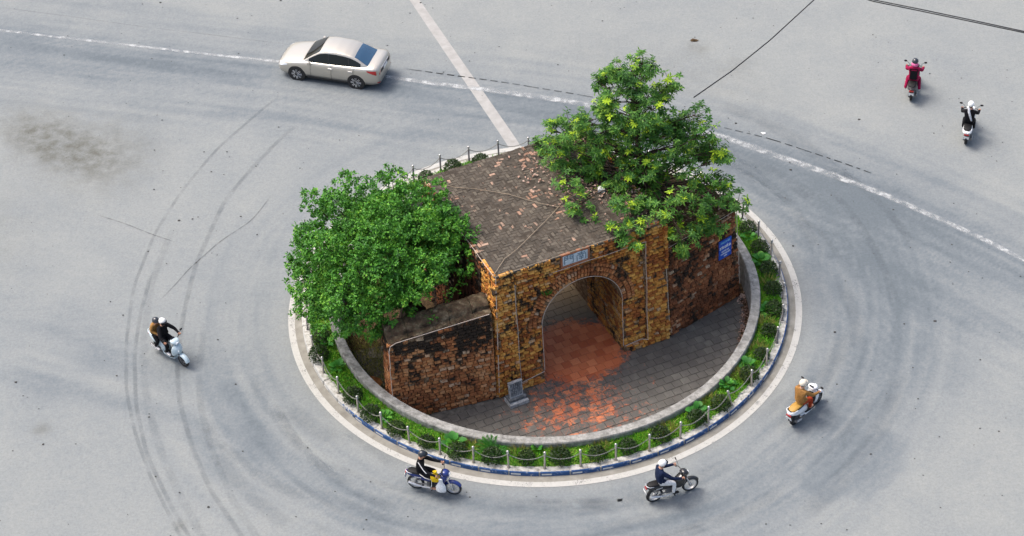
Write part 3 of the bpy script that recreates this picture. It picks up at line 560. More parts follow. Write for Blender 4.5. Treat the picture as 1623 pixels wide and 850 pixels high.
for s_ in ((.15, .85, .85, .85), (.5, 1, .5, .7), (.1, .68, .9, .68), (.1, .68, .1, .02), (.9, .68, .9, .02), (.35, .58, .42, .48), (.65, .58, .58, .48), (.28, .42, .72, .42), (.28, .24, .72, .24), (.5, .42, .5, .05)): stroke(gx(s_[0]), gz(s_[1]), gx(s_[2]), gz(s_[3]), .026)
ch.build('carved_character', 'plaque_ink', pq)
# rope lights tracing the edges
def rope(name, pts, r, parent, mat='rope_light', world=False):
    m = MB(); m.tube(pts, r, 6); return m.build(name, mat, parent, True)
e = -.025; RL = .011
rope('rope_light', [(.03 + SB * z / H, fy(z) + e, z) for z in np.linspace(.25, H, 12)], RL * 1.3, gate)
rope('rope_light', [(PL + .01 * math.sin(z * 3), fy(z) + e, z) for z in np.linspace(.3, FRZ + .0, 12)], RL, gate)
rope('rope_light', [(PRX + .01 * math.sin(z * 3), fy(z) + e, z) for z in np.linspace(.3, FRZ, 12)], RL, gate)
rope('rope_light', [(W - .03 - SB * z / H, fy(z) + e, z) for z in np.linspace(.8, H, 12)], RL, gate)
rope('rope_light', [(x, fy(FRZ) + e - .01, FRZ + .01 * math.sin(x * 4)) for x in np.linspace(2.25, PRX, 14)], RL, gate)
rope('rope_light', [(AX0 + .02, fy(z) + REC - .04, z) for z in np.linspace(.45, ASP, 6)] + [(x + .0, fy(z) + REC - .05, z) for x, z in [(ACX - (AR - .01) * math.cos(a), ASP + (AR - .01) * math.sin(a)) for a in np.linspace(.05, math.pi - .05, 24)]] + [(AX1 - .02, fy(z) + REC - .04, z) for z in np.linspace(ASP, .3, 6)], RL, gate)
rope('rope_light', [(PL, fy(.35) + e, .33), (AX0, fy(.4) + .02, .45)], RL, gate); rope('rope_light', [(AX1, .02, .32), (5.5, .0, .42), (PRX, -.02, .30)], RL, gate)
rope('rope_light', [(x, fy(H) - .012, H + .012 + .012 * math.sin(x * 5)) for x in np.linspace(SB + .02, W - SB, 24)], .010, gate, 'old_rope')
rope('rope_light', [(SB - .01, y, H + .01 * math.sin(y * 4)) for y in np.linspace(FB, 3.5, 12)], .010, gate)
inv = gate.matrix_basis.inverted() if False else (Matrix.Translation(O) @ RZ).inverted()
def onroof(pts): return [inv @ Vector((x, y, 4.48)) for x, y in pts]
rope('roof_wire', onroof([(-1.72, -3.75), (-1.32, -2.9), (-.9, -2.45), (-.56, -1.98), (0, -1.18), (.3, -.75), (.57, -.31), (.8, 0.05), (1.14, .27), (1.5, .62), (1.82, .92)]), .011, gate, 'old_rope')
rope('roof_wire', onroof([(-4.1, 1.55), (-3.95, 1.6), (-2.95, 1.01), (-2.3, .9), (-1.76, .72), (-1.1, .5), (-.59, .22), (0, -.1), (.57, -.31)]), .009, gate, 'old_rope')
# ---- left wing wall
WA = 15.5; wl = thing('wing_wall', 'low brown brick wing wall with mossy coping, left of the arched gate', 'wall', (-5.27, -5.08, FZ), R(WA)); LL = 3.62
zt = lambda x: 3.38 + .36 * x / LL; FBW = .14
c_ = MB(); ins = .05
hexa(c_, [(.03, ins, 0), (LL, ins, 0), (LL, 1.15, 0), (.03, 1.15, 0), (.1, FBW + ins, zt(0) - .02), (LL, FBW + ins, zt(LL) - .02), (LL, 1.15, zt(LL) - .02), (.1, 1.15, zt(0) - .02)])
c_.build('masonry_core', 'mortar', wl)
ms = Masonry(wl, 'left_wing_brick'); ezw = Vector((0, FBW / 3.5, 1)).normalized()
ms.face((0, 0, 0), (1, 0, 0), ezw, (.0, LL - .02), (0, 3.8), .235, .125, lambda x, z, w, h: z + h / 2 < zt(x) + .03 and z > .0, 0, .04, proud=.035, seed=21)
ms.face((0, 1.15, 0), (0, -1, 0), (0.03, 0, 1), (0, 1.1), (0, 3.38), .235, .125, None, 4, .04, seed=22)
ms.build()
cp = MB(); nseg = 36; q = random.Random(5)
rings = []
for i in range(nseg + 1):
    x = .06 + (LL - .08) * i / nseg; z = zt(x); w = lambda s=.035: q.uniform(-s, s)
    rings.append([Vector((x, FBW + .02, z - .04)), Vector((x, FBW + .03 + w(), z + .03 + w())), Vector((x, FBW + .26 + w(), z + .05 + w())), Vector((x, FBW + .28 + w(), z + .20 + w())), Vector((x, FBW + .40 + w(), z + .27 + w(.03))), Vector((x, .85 + w(), z + .30 + w(.03))), Vector((x, 1.05 + w(), z + .22 + w(.03))), Vector((x, 1.14, z - .04))])
for a_, b_ in ((0, 7), (7, 16), (16, 22), (22, 30), (30, 36)): MB_ = MB(); MB_.loft([r if k not in (0, len(rings[a_:b_ + 1]) - 1) else [p_ + Vector(((.008 if k == 0 else -.008), 0, 0)) for p_ in r] for k, r in enumerate(rings[a_:b_ + 1])]); MB_.build('coping_stone', 'coping', wl, 60)
rope('rope_light', [(.02, -.02, 2.5), (.03, .02, 3.2), (.1, .08, 3.36)] + [(x, FBW - .03, zt(x) + .03) for x in np.linspace(.3, LL - .1, 10)], RL * 1.2, wl); rope('rope_light', [(.0, -.02 , z) for z in np.linspace(.6, 2.5, 5)], RL, wl)
# ---- right wing wall with its raised terrace
WB = 36.9; wr = thing('wing_wall', 'dark brown brick wing wall carrying a blue sign, right of the arched gate', 'wall', (4.3, -1.45, FZ), R(WB)); LR = 3.43; HR = 3.98
c_ = MB()
IW = (Matrix.Translation((4.3, -1.45, FZ)) @ Matrix.Rotation(R(WB), 4, 'Z')).inverted()
pC, pD, pE = [IW @ Vector((x, y, FZ)) for x, y in ((6.15, 2.45), (3.6, 3.55), (2.2, 2.9))]
base = [(.0, .05), (LR - .03, .05), (pC.x, pC.y), (pD.x, pD.y), (pE.x, pE.y)]; topp = [(-.05, .2), (LR - .27, .2), (pC.x - .2, pC.y - .15), (pD.x, pD.y - .1), (pE.x, pE.y)]
nb = len(base); c_.add([(x, y, 0) for x, y in base] + [(x, y, HR - .22) for x, y in topp], [tuple(range(nb))[::-1], tuple(range(nb, 2 * nb))] + [(i, (i + 1) % nb, (i + 1) % nb + nb, i + nb) for i in range(nb)])
hexa(c_, [(.0, .05, 0), (LR - .03, .05, 0), (LR - .03, .5, 0), (.0, .5, 0), (-.03, .2, HR - .01), (LR - .26, .2, HR - .01), (LR - .26, .5, HR - .01), (-.03, .5, HR - .01)])
c_.build('masonry_core', 'mortar', wr)
ms = Masonry(wr, 'right_wing_brick'); ezw = Vector((0, .15 / HR, 1)).normalized()
ms.face((0, 0, 0), (1, 0, 0), ezw, (.06, LR), (0, HR), .235, .125, lambda x, z, w, h: x + w * .3 < LR - .25 * z / HR and x - w * .2 > .05 * (1 - z / HR), 0, .035, proud=.035, seed=31)
eze = Vector((-.25 / HR, 0, 1)).normalized(); ms.face((LR, .05, 0), (0, 1, 0), eze, (0, 1.7), (0, HR - .05), .235, .125, lambda x, z, w, h: x > .03 + .15 * z / HR, 3, .03, seed=32)
ms.build()
tsoil = MB(); q = random.Random(8); pts = [Vector((x, y, HR - .20 + q.uniform(-.03, .09))) for x, y in ((.0, .5), (LR - .30, .5), (pC.x - .22, pC.y - .2), (pD.x, pD.y - .15), (pE.x + .05, pE.y))]; cc = sum(pts, Vector()) / 5 + Vector((0, 0, .15))
g_ = [[a.lerp(b, k / 5) for k in range(5)] for a, b in zip(pts, pts[1:] + pts[:1])]; rim = [p_ for l_ in g_ for p_ in l_]; r2 = [p_.lerp(cc, .5) + Vector((q.uniform(-.1, .1), q.uniform(-.1, .1), q.uniform(-.05, .12))) for p_ in rim]
tsoil.add(rim + r2 + [cc], [(i, (i + 1) % 25, (i + 1) % 25 + 25, i + 25) for i in range(25)] + [(25 + i, 25 + (i + 1) % 25, 50) for i in range(25)]); tsoil.build('terrace_soil', 'soil', wr, 60)
rope('rope_light', [(x, .13 , HR + .02 + .03 * math.sin(x * 2)) for x in np.linspace(0, LR - .28, 10)], RL, wr); rope('rope_light', [(LR - .02 - .25 * z / HR, .15 * z / HR - .03, z) for z in np.linspace(.6, HR, 8)], RL * 1.2, wr)
# ---- blue sign on the right wing: rows of lettering
sg = thing('heritage_sign', 'small blue information sign with white lettering on the dark brick wing wall', 'sign', (4.3, -1.45, FZ), R(WB))
SX, SZ, SW, SH = 2.62, 2.62, .58, .80; sy = lambda z: .15 * z / HR - .05
m = MB(); m.box((SX, sy(SZ), SZ), (SW, .03, SH), 0, Matrix.Rotation(-.037, 3, 'X')); m.build('panel', 'sign_blue', sg)
def letters(name, x0, x1, z, h, mat, n, seed, w=.3):
    m = MB(); q = random.Random(seed); cw = (x1 - x0) / n
    for i in range(n):
        cx = x0 + cw * (i + .5); k = q.randrange(4)
        bars = [((-.35, 0), (.22, 1)), ((.35, 0), (.22, 1)), ((0, .42), (.7, .16)), ((0, -.42), (.7, .16)), ((0, 0), (.7, .16))]
        for j in ((0, 1, 2, 3), (0, 2, 4), (0, 1, 4), (0, 3, 2))[k]:
            (dx, dz), (bw, bh) = bars[j]; m.box((cx + dx * cw * .8, sy(z + dz * h) - .021, z + dz * h), (bw * cw * .8, .006, bh * h), 0)
    return m.build(name, mat, sg)
letters('lettering', SX - .22, SX + .22, SZ + .30, .07, 'sign_light', 12, 1)
def words(txt, x0, x1, z, h, mat):
    cu = bpy.data.curves.new('t', 'FONT'); cu.body = txt; cu.align_x = 'CENTER'; cu.align_y = 'CENTER'; cu.extrude = .004; cu.offset = .012; ob = link('t', cu); dg = bpy.context.evaluated_depsgraph_get(); me = bpy.data.meshes.new_from_object(ob.evaluated_get(dg)); bpy.data.objects.remove(ob)
    co = np.array([v.co[:] for v in me.vertices]); lo, hi = co.min(0), co.max(0); me.materials.clear(); me.materials.append(M[mat])
    for v in me.vertices: x, y, q = v.co; zz = z + ((y - lo[1]) / (hi[1] - lo[1]) - .5) * h; v.co = (x0 + (x - lo[0]) / (hi[0] - lo[0]) * (x1 - x0), sy(zz) - .021 - q, zz)
    link('lettering', me, sg)
words('DI T\u00cdCH QU\u1ed0C GIA', SX - .26, SX + .26, SZ + .11, .19, 'sign_white')
letters('lettering', SX - .18, SX + .18, SZ - .085, .06, 'sign_white', 9, 11); letters('lettering', SX - .22, SX + .23, SZ - .19, .06, 'sign_white', 11, 12); letters('lettering', SX - .07, SX + .09, SZ - .30, .06, 'sign_white', 4, 13)
# ---- stone stele on two steps in front of the left pilaster
sp = thing('stone_stele', 'small grey inscribed stone stele on a stepped base beside the gate pillar', 'stele', (-1.13, -4.32, FZ + .01), R(25))
m = MB(); m.box((0, 0, .06), (.72, .52, .12), 0, None, .97); m.build('base_step', 'stele_light', sp)
m = MB(); m.box((0, .03, .19), (.66, .34, .10), 0, None, .98); m.box((0, .04, .13), (.52, .28, .04), 0); m.build('base_step', 'stele_stone', sp)
rot = Matrix.Rotation(R(-9), 3, 'X'); m = MB(); m.box((0, .07, .53), (.48, .09, .60), 0, rot); m.build('slab', 'stele_stone', sp)
m = MB()
for c__, s__ in (((0, .075, .845), (.50, .12, .035)), ((-.225, .07, .53), (.035, .115, .6)), ((.225, .07, .53), (.035, .115, .6)), ((0, .02, .25), (.48, .115, .03))): m.box(c__, s__, 0, rot)
m.build('border', 'stele_light', sp)
m = MB(); q = random.Random(3)
for k in range(6):
    for l in range(9): m.box((-.17 + k * .068, .022 + .158 * (.28 + l * .055 - .50) , .30 + l * .055), (.03 * q.uniform(.5, 1), .008, .03 * q.uniform(.5, 1)), 0, rot)
tag(m.build('inscription', 'stele_light', sp), kind='stuff')
# white block left on the roof, boulder, overhead cables
m = MB(); m.box((0, 0, .06), (.26, .2, .12), 0, None, .9); m.box((0, 0, .135), (.18, .13, .03), 0); tag(m.build('white_block', 'litter_white', loc=(2.08, .5, 4.45)), 'small white block lying on the gate roof near the tree', 'block')
def boulder(x, y, z, s, label, k):
    m = MB(); m.ball((0, 0, 0), (s, s * .8, s * .65), 0, 10, 7); q = random.Random(k); mp = {}
    m.v = [tuple(c * (mp.setdefault((round(v[0], 3), round(v[1], 3), round(v[2], 3)), q.uniform(.8, 1.15))) for c in v) for v in m.v]; tag(m.build('boulder', 'rock_orange', None, 30, (x, y, z)), label, 'boulder')
boulder(-6.15, -3.55, -.35, .42, 'orange brown boulder behind the ring wall, by the left wing corner', 1); boulder(-5.9, -4.25, -.5, .25, 'small reddish stone at the foot of the left wing corner', 2)
def cable(name, pts, r, label, strands=1):
    m = MB()
    for s_ in range(strands): m.tube([(x, y + .05 * s_, z - .10 * s_ * math.sin(math.pi * i / (len(pts) - 1))) for i, (x, y, z) in enumerate(pts)], r, 6)
    tag(m.build(name, 'cable_black', None, True), label, 'cable')
cable('overhead_cable', [(5.22, 1.0, 7.85), (6.75, 3.2, 7.3), (8.3, 5.15, 7.15), (10.2, 7.65, 7.1), (12.2, 10.4, 7.2), (20, 21, 8.2), (32, 38, 10)], .022, 'thin black overhead cable running from the tree to the upper edge')
cable('overhead_cable', [(-10, 20.6, 9.5), (2, 12.6, 8.4), (8.5, 8.3, 8.05), (11.74, 6.31, 8), (12.04, 6.13, 8), (13.38, 5.5, 8), (15.19, 4.61, 8), (16.82, 3.78, 8), (17.54, 3.41, 8), (24, .3, 8.2), (36, -5.5, 9)], .019, 'thick double black overhead cable crossing the upper right corner', 2)
# ------------------------------------------------------------------ vegetation
def foliage(name, V, F, mats, parent, midx=None, smooth=False):
    return tag(link(name, npmesh(name, V, F, mats, smooth, midx), parent), kind='stuff')
# ---- left: dense small-leaved tree behind the left wing wall
def ficus():
    base = Vector((-4.5, -.2, FZ)); t_ = thing('banyan_tree', 'dense dark green small-leaved tree behind the left wing wall', 'tree', base)
    rg = np.random.RandomState(11); C0 = np.array([-5.42, -1.42, 3.45]) - np.array(base); m = MB()
    rad = np.array([2.75, 2.85, 2.2])
    lobes = []
    n = 62
    for k in range(n):      # lobes over the upper shell of the crown
        z = 1 - 1.75 * (k + .5) / n; a = k * 2.39996 + rg.uniform(-.25, .25); s = math.sqrt(max(0, 1 - z * z)); sh = rg.choice([.55, .75, .92, 1.0])
        c = C0 + rad * np.array([s * math.cos(a), s * math.sin(a), z]) * sh
        lobes.append((c, rg.uniform(.5, .95)))
    for px in ((1.7, 1.6, 1.5, .6), (.4, 1.9, 1.75, .65), (-1.1, 2.1, 1.5, .6), (2.0, .9, 1.1, .55), (-2.3, 1.4, 1.3, .6), (2.0, -.3, 1.3, .65), (.3, -2.3, -.6, .7), (-.7, -2.4, -.9, .7), (-2.7, .2, -.3, .6), (-2.4, -1.3, -1.0, .65), (-2.5, .6, .6, .5), (-1.7, -2.2, -.9, .7), (-.2, -2.5, .1, .7)):
        lobes.append((C0 + np.array(px[:3]), px[3]))
    # open space kept between the crown, the gate's side and the wing wall's coping
    ok = lambda c, s: (lambda x, w: w - s * .55 > 1.81 + .92 * (x + s * .4 + 2.05) or x < -5.9)(c[0] + base.x, .65 * (c[1] + base.y) + .76 * (c[2] + base.z))
    lobes = [l for l in lobes if ok(*l)]
    # trunk and limbs
    def limb(a, b, r0, r1, sag=.2, nseg=7):
        a, b = Vector(a), Vector(b); q = [a.lerp(b, i / nseg) + Vector((rg.uniform(-.07, .07), rg.uniform(-.07, .07), sag * math.sin(math.pi * i / nseg))) for i in range(nseg + 1)]; q[0], q[-1] = a, b
        m.tube(q, [r0 + (r1 - r0) * i / nseg for i in range(nseg + 1)], 7)
    fork = Vector((-.2, -.5, 1.5))
    for k in range(6): a = k * 1.05; limb((.55 * math.cos(a), .55 * math.sin(a), -.1), fork + Vector((.12 * math.cos(a), .12 * math.sin(a), 0)), .2, .17, -.1)
    for k in range(0, len(lobes), 3): c = lobes[k][0]; mid = fork.lerp(Vector(c), .5) + Vector((0, 0, .35)); limb(fork, mid, .11, .055, .1, 4); limb(mid, c, .055, .012, .05, 4)
    m.build('trunk', 'bark', t_, 60)
    r = MB()     # aerial roots clinging to the gate's side
    for k in range(16):
        y = 1.6 + k * .14 + rg.uniform(-.08, .08); P = [Vector((UX * (-.06 - .35 * (1 - q) ** 2 + rg.uniform(-.03, .03)) + VX * (y - .5 + .35 * math.sin(q * 3 + k)) + Vector((0, 0, -.0 + 3.9 * q)))) + O - base for q in np.linspace(0, 1, 9)]
        r.tube(P, [.11 - .085 * i / 8 for i in range(9)], 6)
    r.build('aerial_root', 'root_bark', t_, 60)
    Cs, Ds, Ns = [], [], []
    for c, s in lobes:
        nt = int(30 * (s / .6) ** 2); per = rg.randint(15, 30, nt); td = unit(nt); td[:, 2] = np.abs(td[:, 2]) * np.where(rg.rand(nt) < .86, 1, -.7); tc = td * s * (1 - np.abs(rg.normal(0, .18, nt)))[:, None] * np.array([1, 1, .75]); tc *= np.where(rg.rand(nt) < .12, 1.28, 1.0)[:, None]
        k_ = np.repeat(np.arange(nt), per); n_ = len(k_); d = td[k_] * .6 + unit(n_) * .5; p_ = c + tc[k_] + unit(n_) * (.125 * np.sqrt(rg.rand(n_)))[:, None]; Cs.append(p_); out = d + (p_ - C0) / rad * .35; Ds.append(out * .6 + unit(n_) * .9 + np.array([0, 0, -.25])); Ns.append(d * .7 + unit(n_) * .55 + np.array([0, 0, .6]))
    for k in range(130):     # shoots sticking out of the outline
        a = rg.uniform(0, 6.283); z = rg.uniform(-.4, 1); s = math.sqrt(1 - z * z); d = np.array([s * math.cos(a), s * math.sin(a), z * .8 + .35]); d /= np.linalg.norm(d); st_ = C0 + rad * np.array([s * math.cos(a), s * math.sin(a), z]) * .95; L = rg.uniform(.25, .7); n_ = int(L * 60)
        q = rg.rand(n_, 1); p_ = st_ + d * q * L + unit(n_) * .09; Cs.append(p_); Ds.append(d + unit(n_) * 1.0); Ns.append(unit(n_) * .6 + np.array([0, 0, .7]))
    Cs, Ds, Ns = map(np.concatenate, (Cs, Ds, Ns)); n_ = len(Cs); L = rg.uniform(.08, .145, n_); V, F = leaves(Cs, Ds, Ns, L, L * .27)
    foliage('crown', V, F, 'ficus_leaf', t_)
    return t_
ficus()
# ---- right: open tree with whorled leaves on the terrace
def whorl(c, axis, n, L, rg, droop=.35):
    axis = axis / np.linalg.norm(axis); a = np.cross(axis, [.3, .2, .9]); a /= np.linalg.norm(a); b = np.cross(axis, a); th = np.arange(n) * 6.283 / n + rg.uniform(0, 6)
    d = a * np.cos(th)[:, None] + b * np.sin(th)[:, None] + axis * rg.uniform(-droop, .45, n)[:, None]
    return np.repeat(c[None], n, 0), d, np.repeat(axis[None], n, 0) + d * .2, rg.uniform(.75, 1.15, n) * L
def whorl_tree(name, label, base, trunk, ends, rg, wh=19, L=.19, spread=.5, bright=.16, r0=.13):
    t_ = thing(name, label, 'tree' if name.endswith('tree') else 'plant', base); base = Vector(base); m = MB(); TP = [Vector(p_) for p_ in trunk]
    nT = len(TP); m.tube(TP, [r0 * (1 - .82 * i / (nT - 1)) for i in range(nT)], 8)
    W4 = [[], []]
    for e_, s_, nw in ends:
        e_ = Vector(e_); dist = [abs((p_.z) - max(TP[0].z + rg.uniform(.06, .38) * (TP[-1].z - TP[0].z), e_.z - .45 * (Vector((e_.x, e_.y, 0)) - Vector((p_.x, p_.y, 0))).length)) for p_ in TP]; k = int(np.argmin(dist)); a = TP[k]
        rad0 = r0 * (1 - .82 * k / (nT - 1)) * .36; mid = a.lerp(e_, .55) + Vector((rg.uniform(-.15, .15), rg.uniform(-.15, .15), rg.uniform(-.05, .22)))
        m.tube([a, a.lerp(mid, .5) + Vector((0, 0, .05)), mid, mid.lerp(e_, .5) + Vector((0, 0, .04)), e_], [rad0, rad0 * .8, rad0 * .55, rad0 * .4, .012], 6)
        for w in range(nw):
            d = unit(1)[0]; d[2] = d[2] * .75 + .12; c = np.array(e_) + d * s_ * rg.uniform(.45, 1.05); ax = d * .55 + np.array([0, 0, .9]) + unit(1)[0] * .3
            st_ = e_.lerp(mid, rg.uniform(0, .6)); m.tube([st_, st_.lerp(Vector(c), .5) + Vector((0, 0, -.03)), c], [.012, .009, .006], 4, 0, False)
            W4[1 if rg.rand() < bright * (1.6 if d[2] > .3 else .5) else 0].append(whorl(c, ax, rg.randint(6, 10), L * rg.uniform(.75, 1.2), rg))
            for q in range(2): c2 = c + unit(1)[0] * .13; W4[0].append(whorl(c2, ax + unit(1)[0] * .6, rg.randint(3, 6), L * .85, rg))
    m.build('trunk' if name.endswith('tree') else 'stem', 'bark', t_, 60)
    for k, (nm, mt) in enumerate((('crown', 'whorl_leaf'), ('new_growth', 'new_leaf'))):
        if not W4[k]: continue
        c, d, n_, l = [np.concatenate([w[i] for w in W4[k]]) for i in range(4)]; V, F = leaves(c, d, n_, l, l * .19, .25); foliage(nm, V, F, mt, t_)
    return t_
rg = np.random.RandomState(21); B = Vector((3.5, 1.3, 3.05))
trunk = [(0, 0, -.1), (.0, .08, .6), (-.06, .2, 1.2), (-.02, .3, 1.9), (-.08, .42, 2.6), (-.05, .5, 3.3), (-.12, .6, 4.0), (-.12, .66, 4.6), (-.18, .72, 5.1)]
ends = []
def tier(n, rmin, rmax, z0, z1, cx, cy, s, nw, a0=0, a1=6.283, sq=1.0):
    for k in range(n):
        a = a0 + (a1 - a0) * (k + rg.uniform(.1, .9)) / n; r_ = rg.uniform(rmin, rmax); ends.append(((cx + r_ * math.cos(a), cy + sq * r_ * math.sin(a), rg.uniform(z0, z1)), s * rg.uniform(.8, 1.2), nw))
tier(20, 2.2, 3.2, .9, 2.2, -.25, .3, .52, 14); tier(18, .5, 2.1, .8, 2.2, -.2, .2, .5, 15); tier(6, .6, 1.8, 2.0, 3.0, -.2, .4, .45, 12); tier(12, 1.2, 2.2, 1.5, 2.7, 0, .3, .52, 13); tier(6, .6, 1.6, 2.4, 3.1, -.1, .4, .45, 11)
tier(5, .4, 1.2, 3.3, 4.0, -.25, .6, .4, 11); tier(12, .9, 1.6, 3.8, 4.6, -.3, .65, .42, 12); tier(9, .2, 1.1, 4.6, 5.25, -.3, .75, .42, 12)
tier(7, 1.8, 2.9, .2, 1.0, .6, -.3, .45, 11, -2.3, .3)
for e_ in ((-3.2, 1.6, 1.6), (-3.45, 1.9, 1.2), (-2.9, 1.0, 1.1), (-2.5, .6, 1.0), (2.7, -.6, 1.5), (2.8, -.9, 1.0), (2.6, .1, 2.2), (-2.2, 1.2, 2.6), (-1.6, -.4, .9), (1.9, .6, 3.4), (2.3, .2, 2.9)): ends.append((e_, .5, 14))
for e_ in ((-3.07, .55, 3.0), (-2.66, 1.1, 3.0), (-2.0, -.2, 3.9), (-1.83, .34, 3.4), (-2.39, .06, 3.1), (-1.32, -.03, 3.3), (-2.92, .14, 2.7), (-1.4, .42, 4.1), (.98, .51, 3.05), (1.54, .77, 3.0), (1.96, .56, 2.5), (2.5, 1.04, 1.48), (1.53, 1.38, 1.5), (-1.1, -.15, 4.6), (.68, 1.0, 4.04), (-.29, .8, 2.9), (.3, .05, 3.03)): ends.append((e_, .42, 11))
whorl_tree('whorled_tree', 'open branching tree with whorled leaves growing on the right terrace', B, trunk, ends, rg)
# saplings rooted in the masonry edges
def sapling(label, P, E, seed, L=.17, nw=6):
    rg_ = np.random.RandomState(seed); whorl_tree('wall_sapling', label, P, [(0, 0, -.15), (0, 0, 0), (0, 0, .12), (0, -.03, .25)], [(e_, .22, nw) for e_ in E], rg_, L=L, spread=.2, bright=.22, r0=.03)
sapling('leafy sapling hanging over the roof edge above the arch', (2.75, -1.85, 4.45), [(-.25, -.1, .2), (.05, -.25, .1), (.35, -.15, .25), (.1, .25, .3), (.3, -.45, -.15), (-.45, .2, .15), (.5, .15, .3), (-.1, -.35, .0)], 3)
sapling('leafy sapling growing from the terrace edge beside the gate corner', (4.55, -.85, 3.3), [(-.2, -.15, .35), (.05, -.35, .1), (.25, -.1, .4), (.5, .1, .3), (.0, .2, .65), (.75, .15, .15), (.2, -.45, -.2)], 4)
sapling('small leafy sapling on the terrace edge left of the blue sign', (5.6, -.15, 3.3), [(-.15, -.2, .15), (.1, -.3, .0), (.2, .1, .3)], 5)
sapling('small sapling among dry leaves beside the white block', (1.85, 1.0, 4.45), [(0, 0, .3), (.25, .1, .3), (-.2, .15, .25)], 6)
sapling('sapling at the far right edge of the gate roof', (3.1, -.9, 4.45), [(0, 0, .25), (.2, .15, .25)], 8)
sapling('small sapling at the outer terrace corner by the post', (6.45, .75, 3.25), [(0, 0, .35), (.15, -.15, .15), (-.2, .1, .4)], 7)
# ---- tufts
def blades(n, rad, hgt, rg_, lean=.5, w=.012, sq=1.0):
    a = rg_.uniform(0, 6.283, n); r_ = rad * np.sqrt(rg_.rand(n)); c = np.stack([r_ * np.cos(a), r_ * np.sin(a), np.zeros(n)], 1); d = np.stack([np.cos(a) * lean * rg_.uniform(.1, 1, n), np.sin(a) * lean * rg_.uniform(.1, 1, n), np.ones(n)], 1) + rg_.normal(0, .18, (n, 3)); nn = np.cross(d, rg_.normal(size=(n, 3)))
    return leaves(c, d, nn, hgt * rg_.uniform(.5, 1.1, n), np.full(n, w), .1)
rg2 = np.random.RandomState(5)
V, F = blades(70, .09, .32, rg2, 1.1, .011); tag(link('wall_tuft', npmesh('wall_tuft', V, F, 'bright_leaf')), 'tuft of green grass growing from the wall left of the arch', 'grass tuft').location = tuple(O + UX * 2.02 + VX * .27 + Vector((0, 0, 3.65)))
# dry leaves on the roof and at the foot of the right wing
def scatter_leaves(name, label, pts, L0, L1, mat='litter_leaf'):
    p_ = np.array(pts); n = len(p_); d = unit(n); d[:, 2] *= .25; nn = unit(n) * .45 + np.array([0, 0, 1.]); l = rg2.uniform(L0, L1, n); V, F = leaves(p_, d, nn, l, l * .32, .3); tag(link(name, npmesh(name, V, F, mat)), label, 'dry leaves', kind='stuff')
pts = []
for k in range(900):
    v = rg2.uniform(.9, 5.8); u = 6.45 - abs(rg2.normal(0, 1)) * (.55 + .28 * v * (v > 2.2)); 
    if u < 3.2: continue
    P = O + UX * u + VX * v; pts.append((P.x, P.y, 4.47 + rg2.uniform(0, .04)))
scatter_leaves('fallen_leaves', 'dry pinkish fallen leaves littering the right side of the gate roof', pts, .07, .14)
pts = []
for k in range(420):
    a = R(rg2.uniform(-38, 6)); r_ = rg2.uniform(6.93, 7.24); pts.append((r_ * math.cos(a), r_ * math.sin(a), FZ + rg2.uniform(.0, .05)))
for k in range(260): pts.append((4.6 + rg2.uniform(-.4, 2.0), .6 + rg2.uniform(-.6, 1.6), 3.3 + rg2.uniform(-.02, .08)))
scatter_leaves('gutter_leaves', 'dry brown leaves in the gap along the inside of the ring wall', pts, .06, .12)
# ---- planting bed: grass cover, clipped bushes, leafy plants
n = 30000; a = rg2.uniform(0, 6.283, n); r_ = rg2.uniform(7.56, 8.33, n); hp = .21 + .05 * np.sin((r_ - 7.5) / .84 * 3.14)
c = np.stack([r_ * np.cos(a), r_ * np.sin(a), hp], 1); d = rg2.normal(0, .55, (n, 3)) + np.array([0, 0, .9]); patch = .6 + .5 * np.sin(a * 23 + 2 * np.sin(a * 7)) ; V, F = leaves(c, d, np.cross(d, rg2.normal(size=(n, 3))), rg2.uniform(.07, .18, n) * (.75 + .4 * patch), rg2.uniform(.010, .022, n), .1)
tag(link('bed_grass', npmesh('bed_grass', V, F, 'grass_blade')), 'short green grass covering the ring planting bed', 'grass', kind='stuff')
n = 2600; a = rg2.uniform(R(185), R(230), n); r_ = rg2.uniform(6.0, 7.2, n); c = np.stack([r_ * np.cos(a), r_ * np.sin(a), np.full(n, FZ)], 1); d = rg2.normal(0, .6, (n, 3)) + np.array([0, 0, .8]); V, F = leaves(c, d, np.cross(d, rg2.normal(size=(n, 3))), rg2.uniform(.1, .3, n), rg2.uniform(.006, .014, n), .1)
tag(link('dry_undergrowth', npmesh('dry_undergrowth', V, F, 'dry_grass')), 'dry straggly grass in the sunken ground below the dense tree', 'grass', kind='stuff')
def bush_mesh(seed):
    rg_ = np.random.RandomState(seed); n = 620; d = unit(n); d[:, 2] = np.abs(d[:, 2]); sh = 1 - np.abs(rg_.normal(0, .13, n)); p_ = d * sh[:, None] * np.array([.31, .31, .36]) + np.array([0, 0, .02]); V, F = leaves(p_, d * .6 + unit(n) * .8, d + unit(n) * .5, rg_.uniform(.05, .10, n), rg_.uniform(.014, .026, n))
    return npmesh('bush', V, F, 'bush_leaf')
bms = [bush_mesh(s) for s in range(4)]; stem = MB()
for k in range(5): a = k * 1.256; stem.tube([(0, 0, -.05), (.06 * math.cos(a), .06 * math.sin(a), .1), (.16 * math.cos(a), .16 * math.sin(a), .26)], [.015, .012, .006], 5)
stem_me = stem.mesh('stem', 'bark')
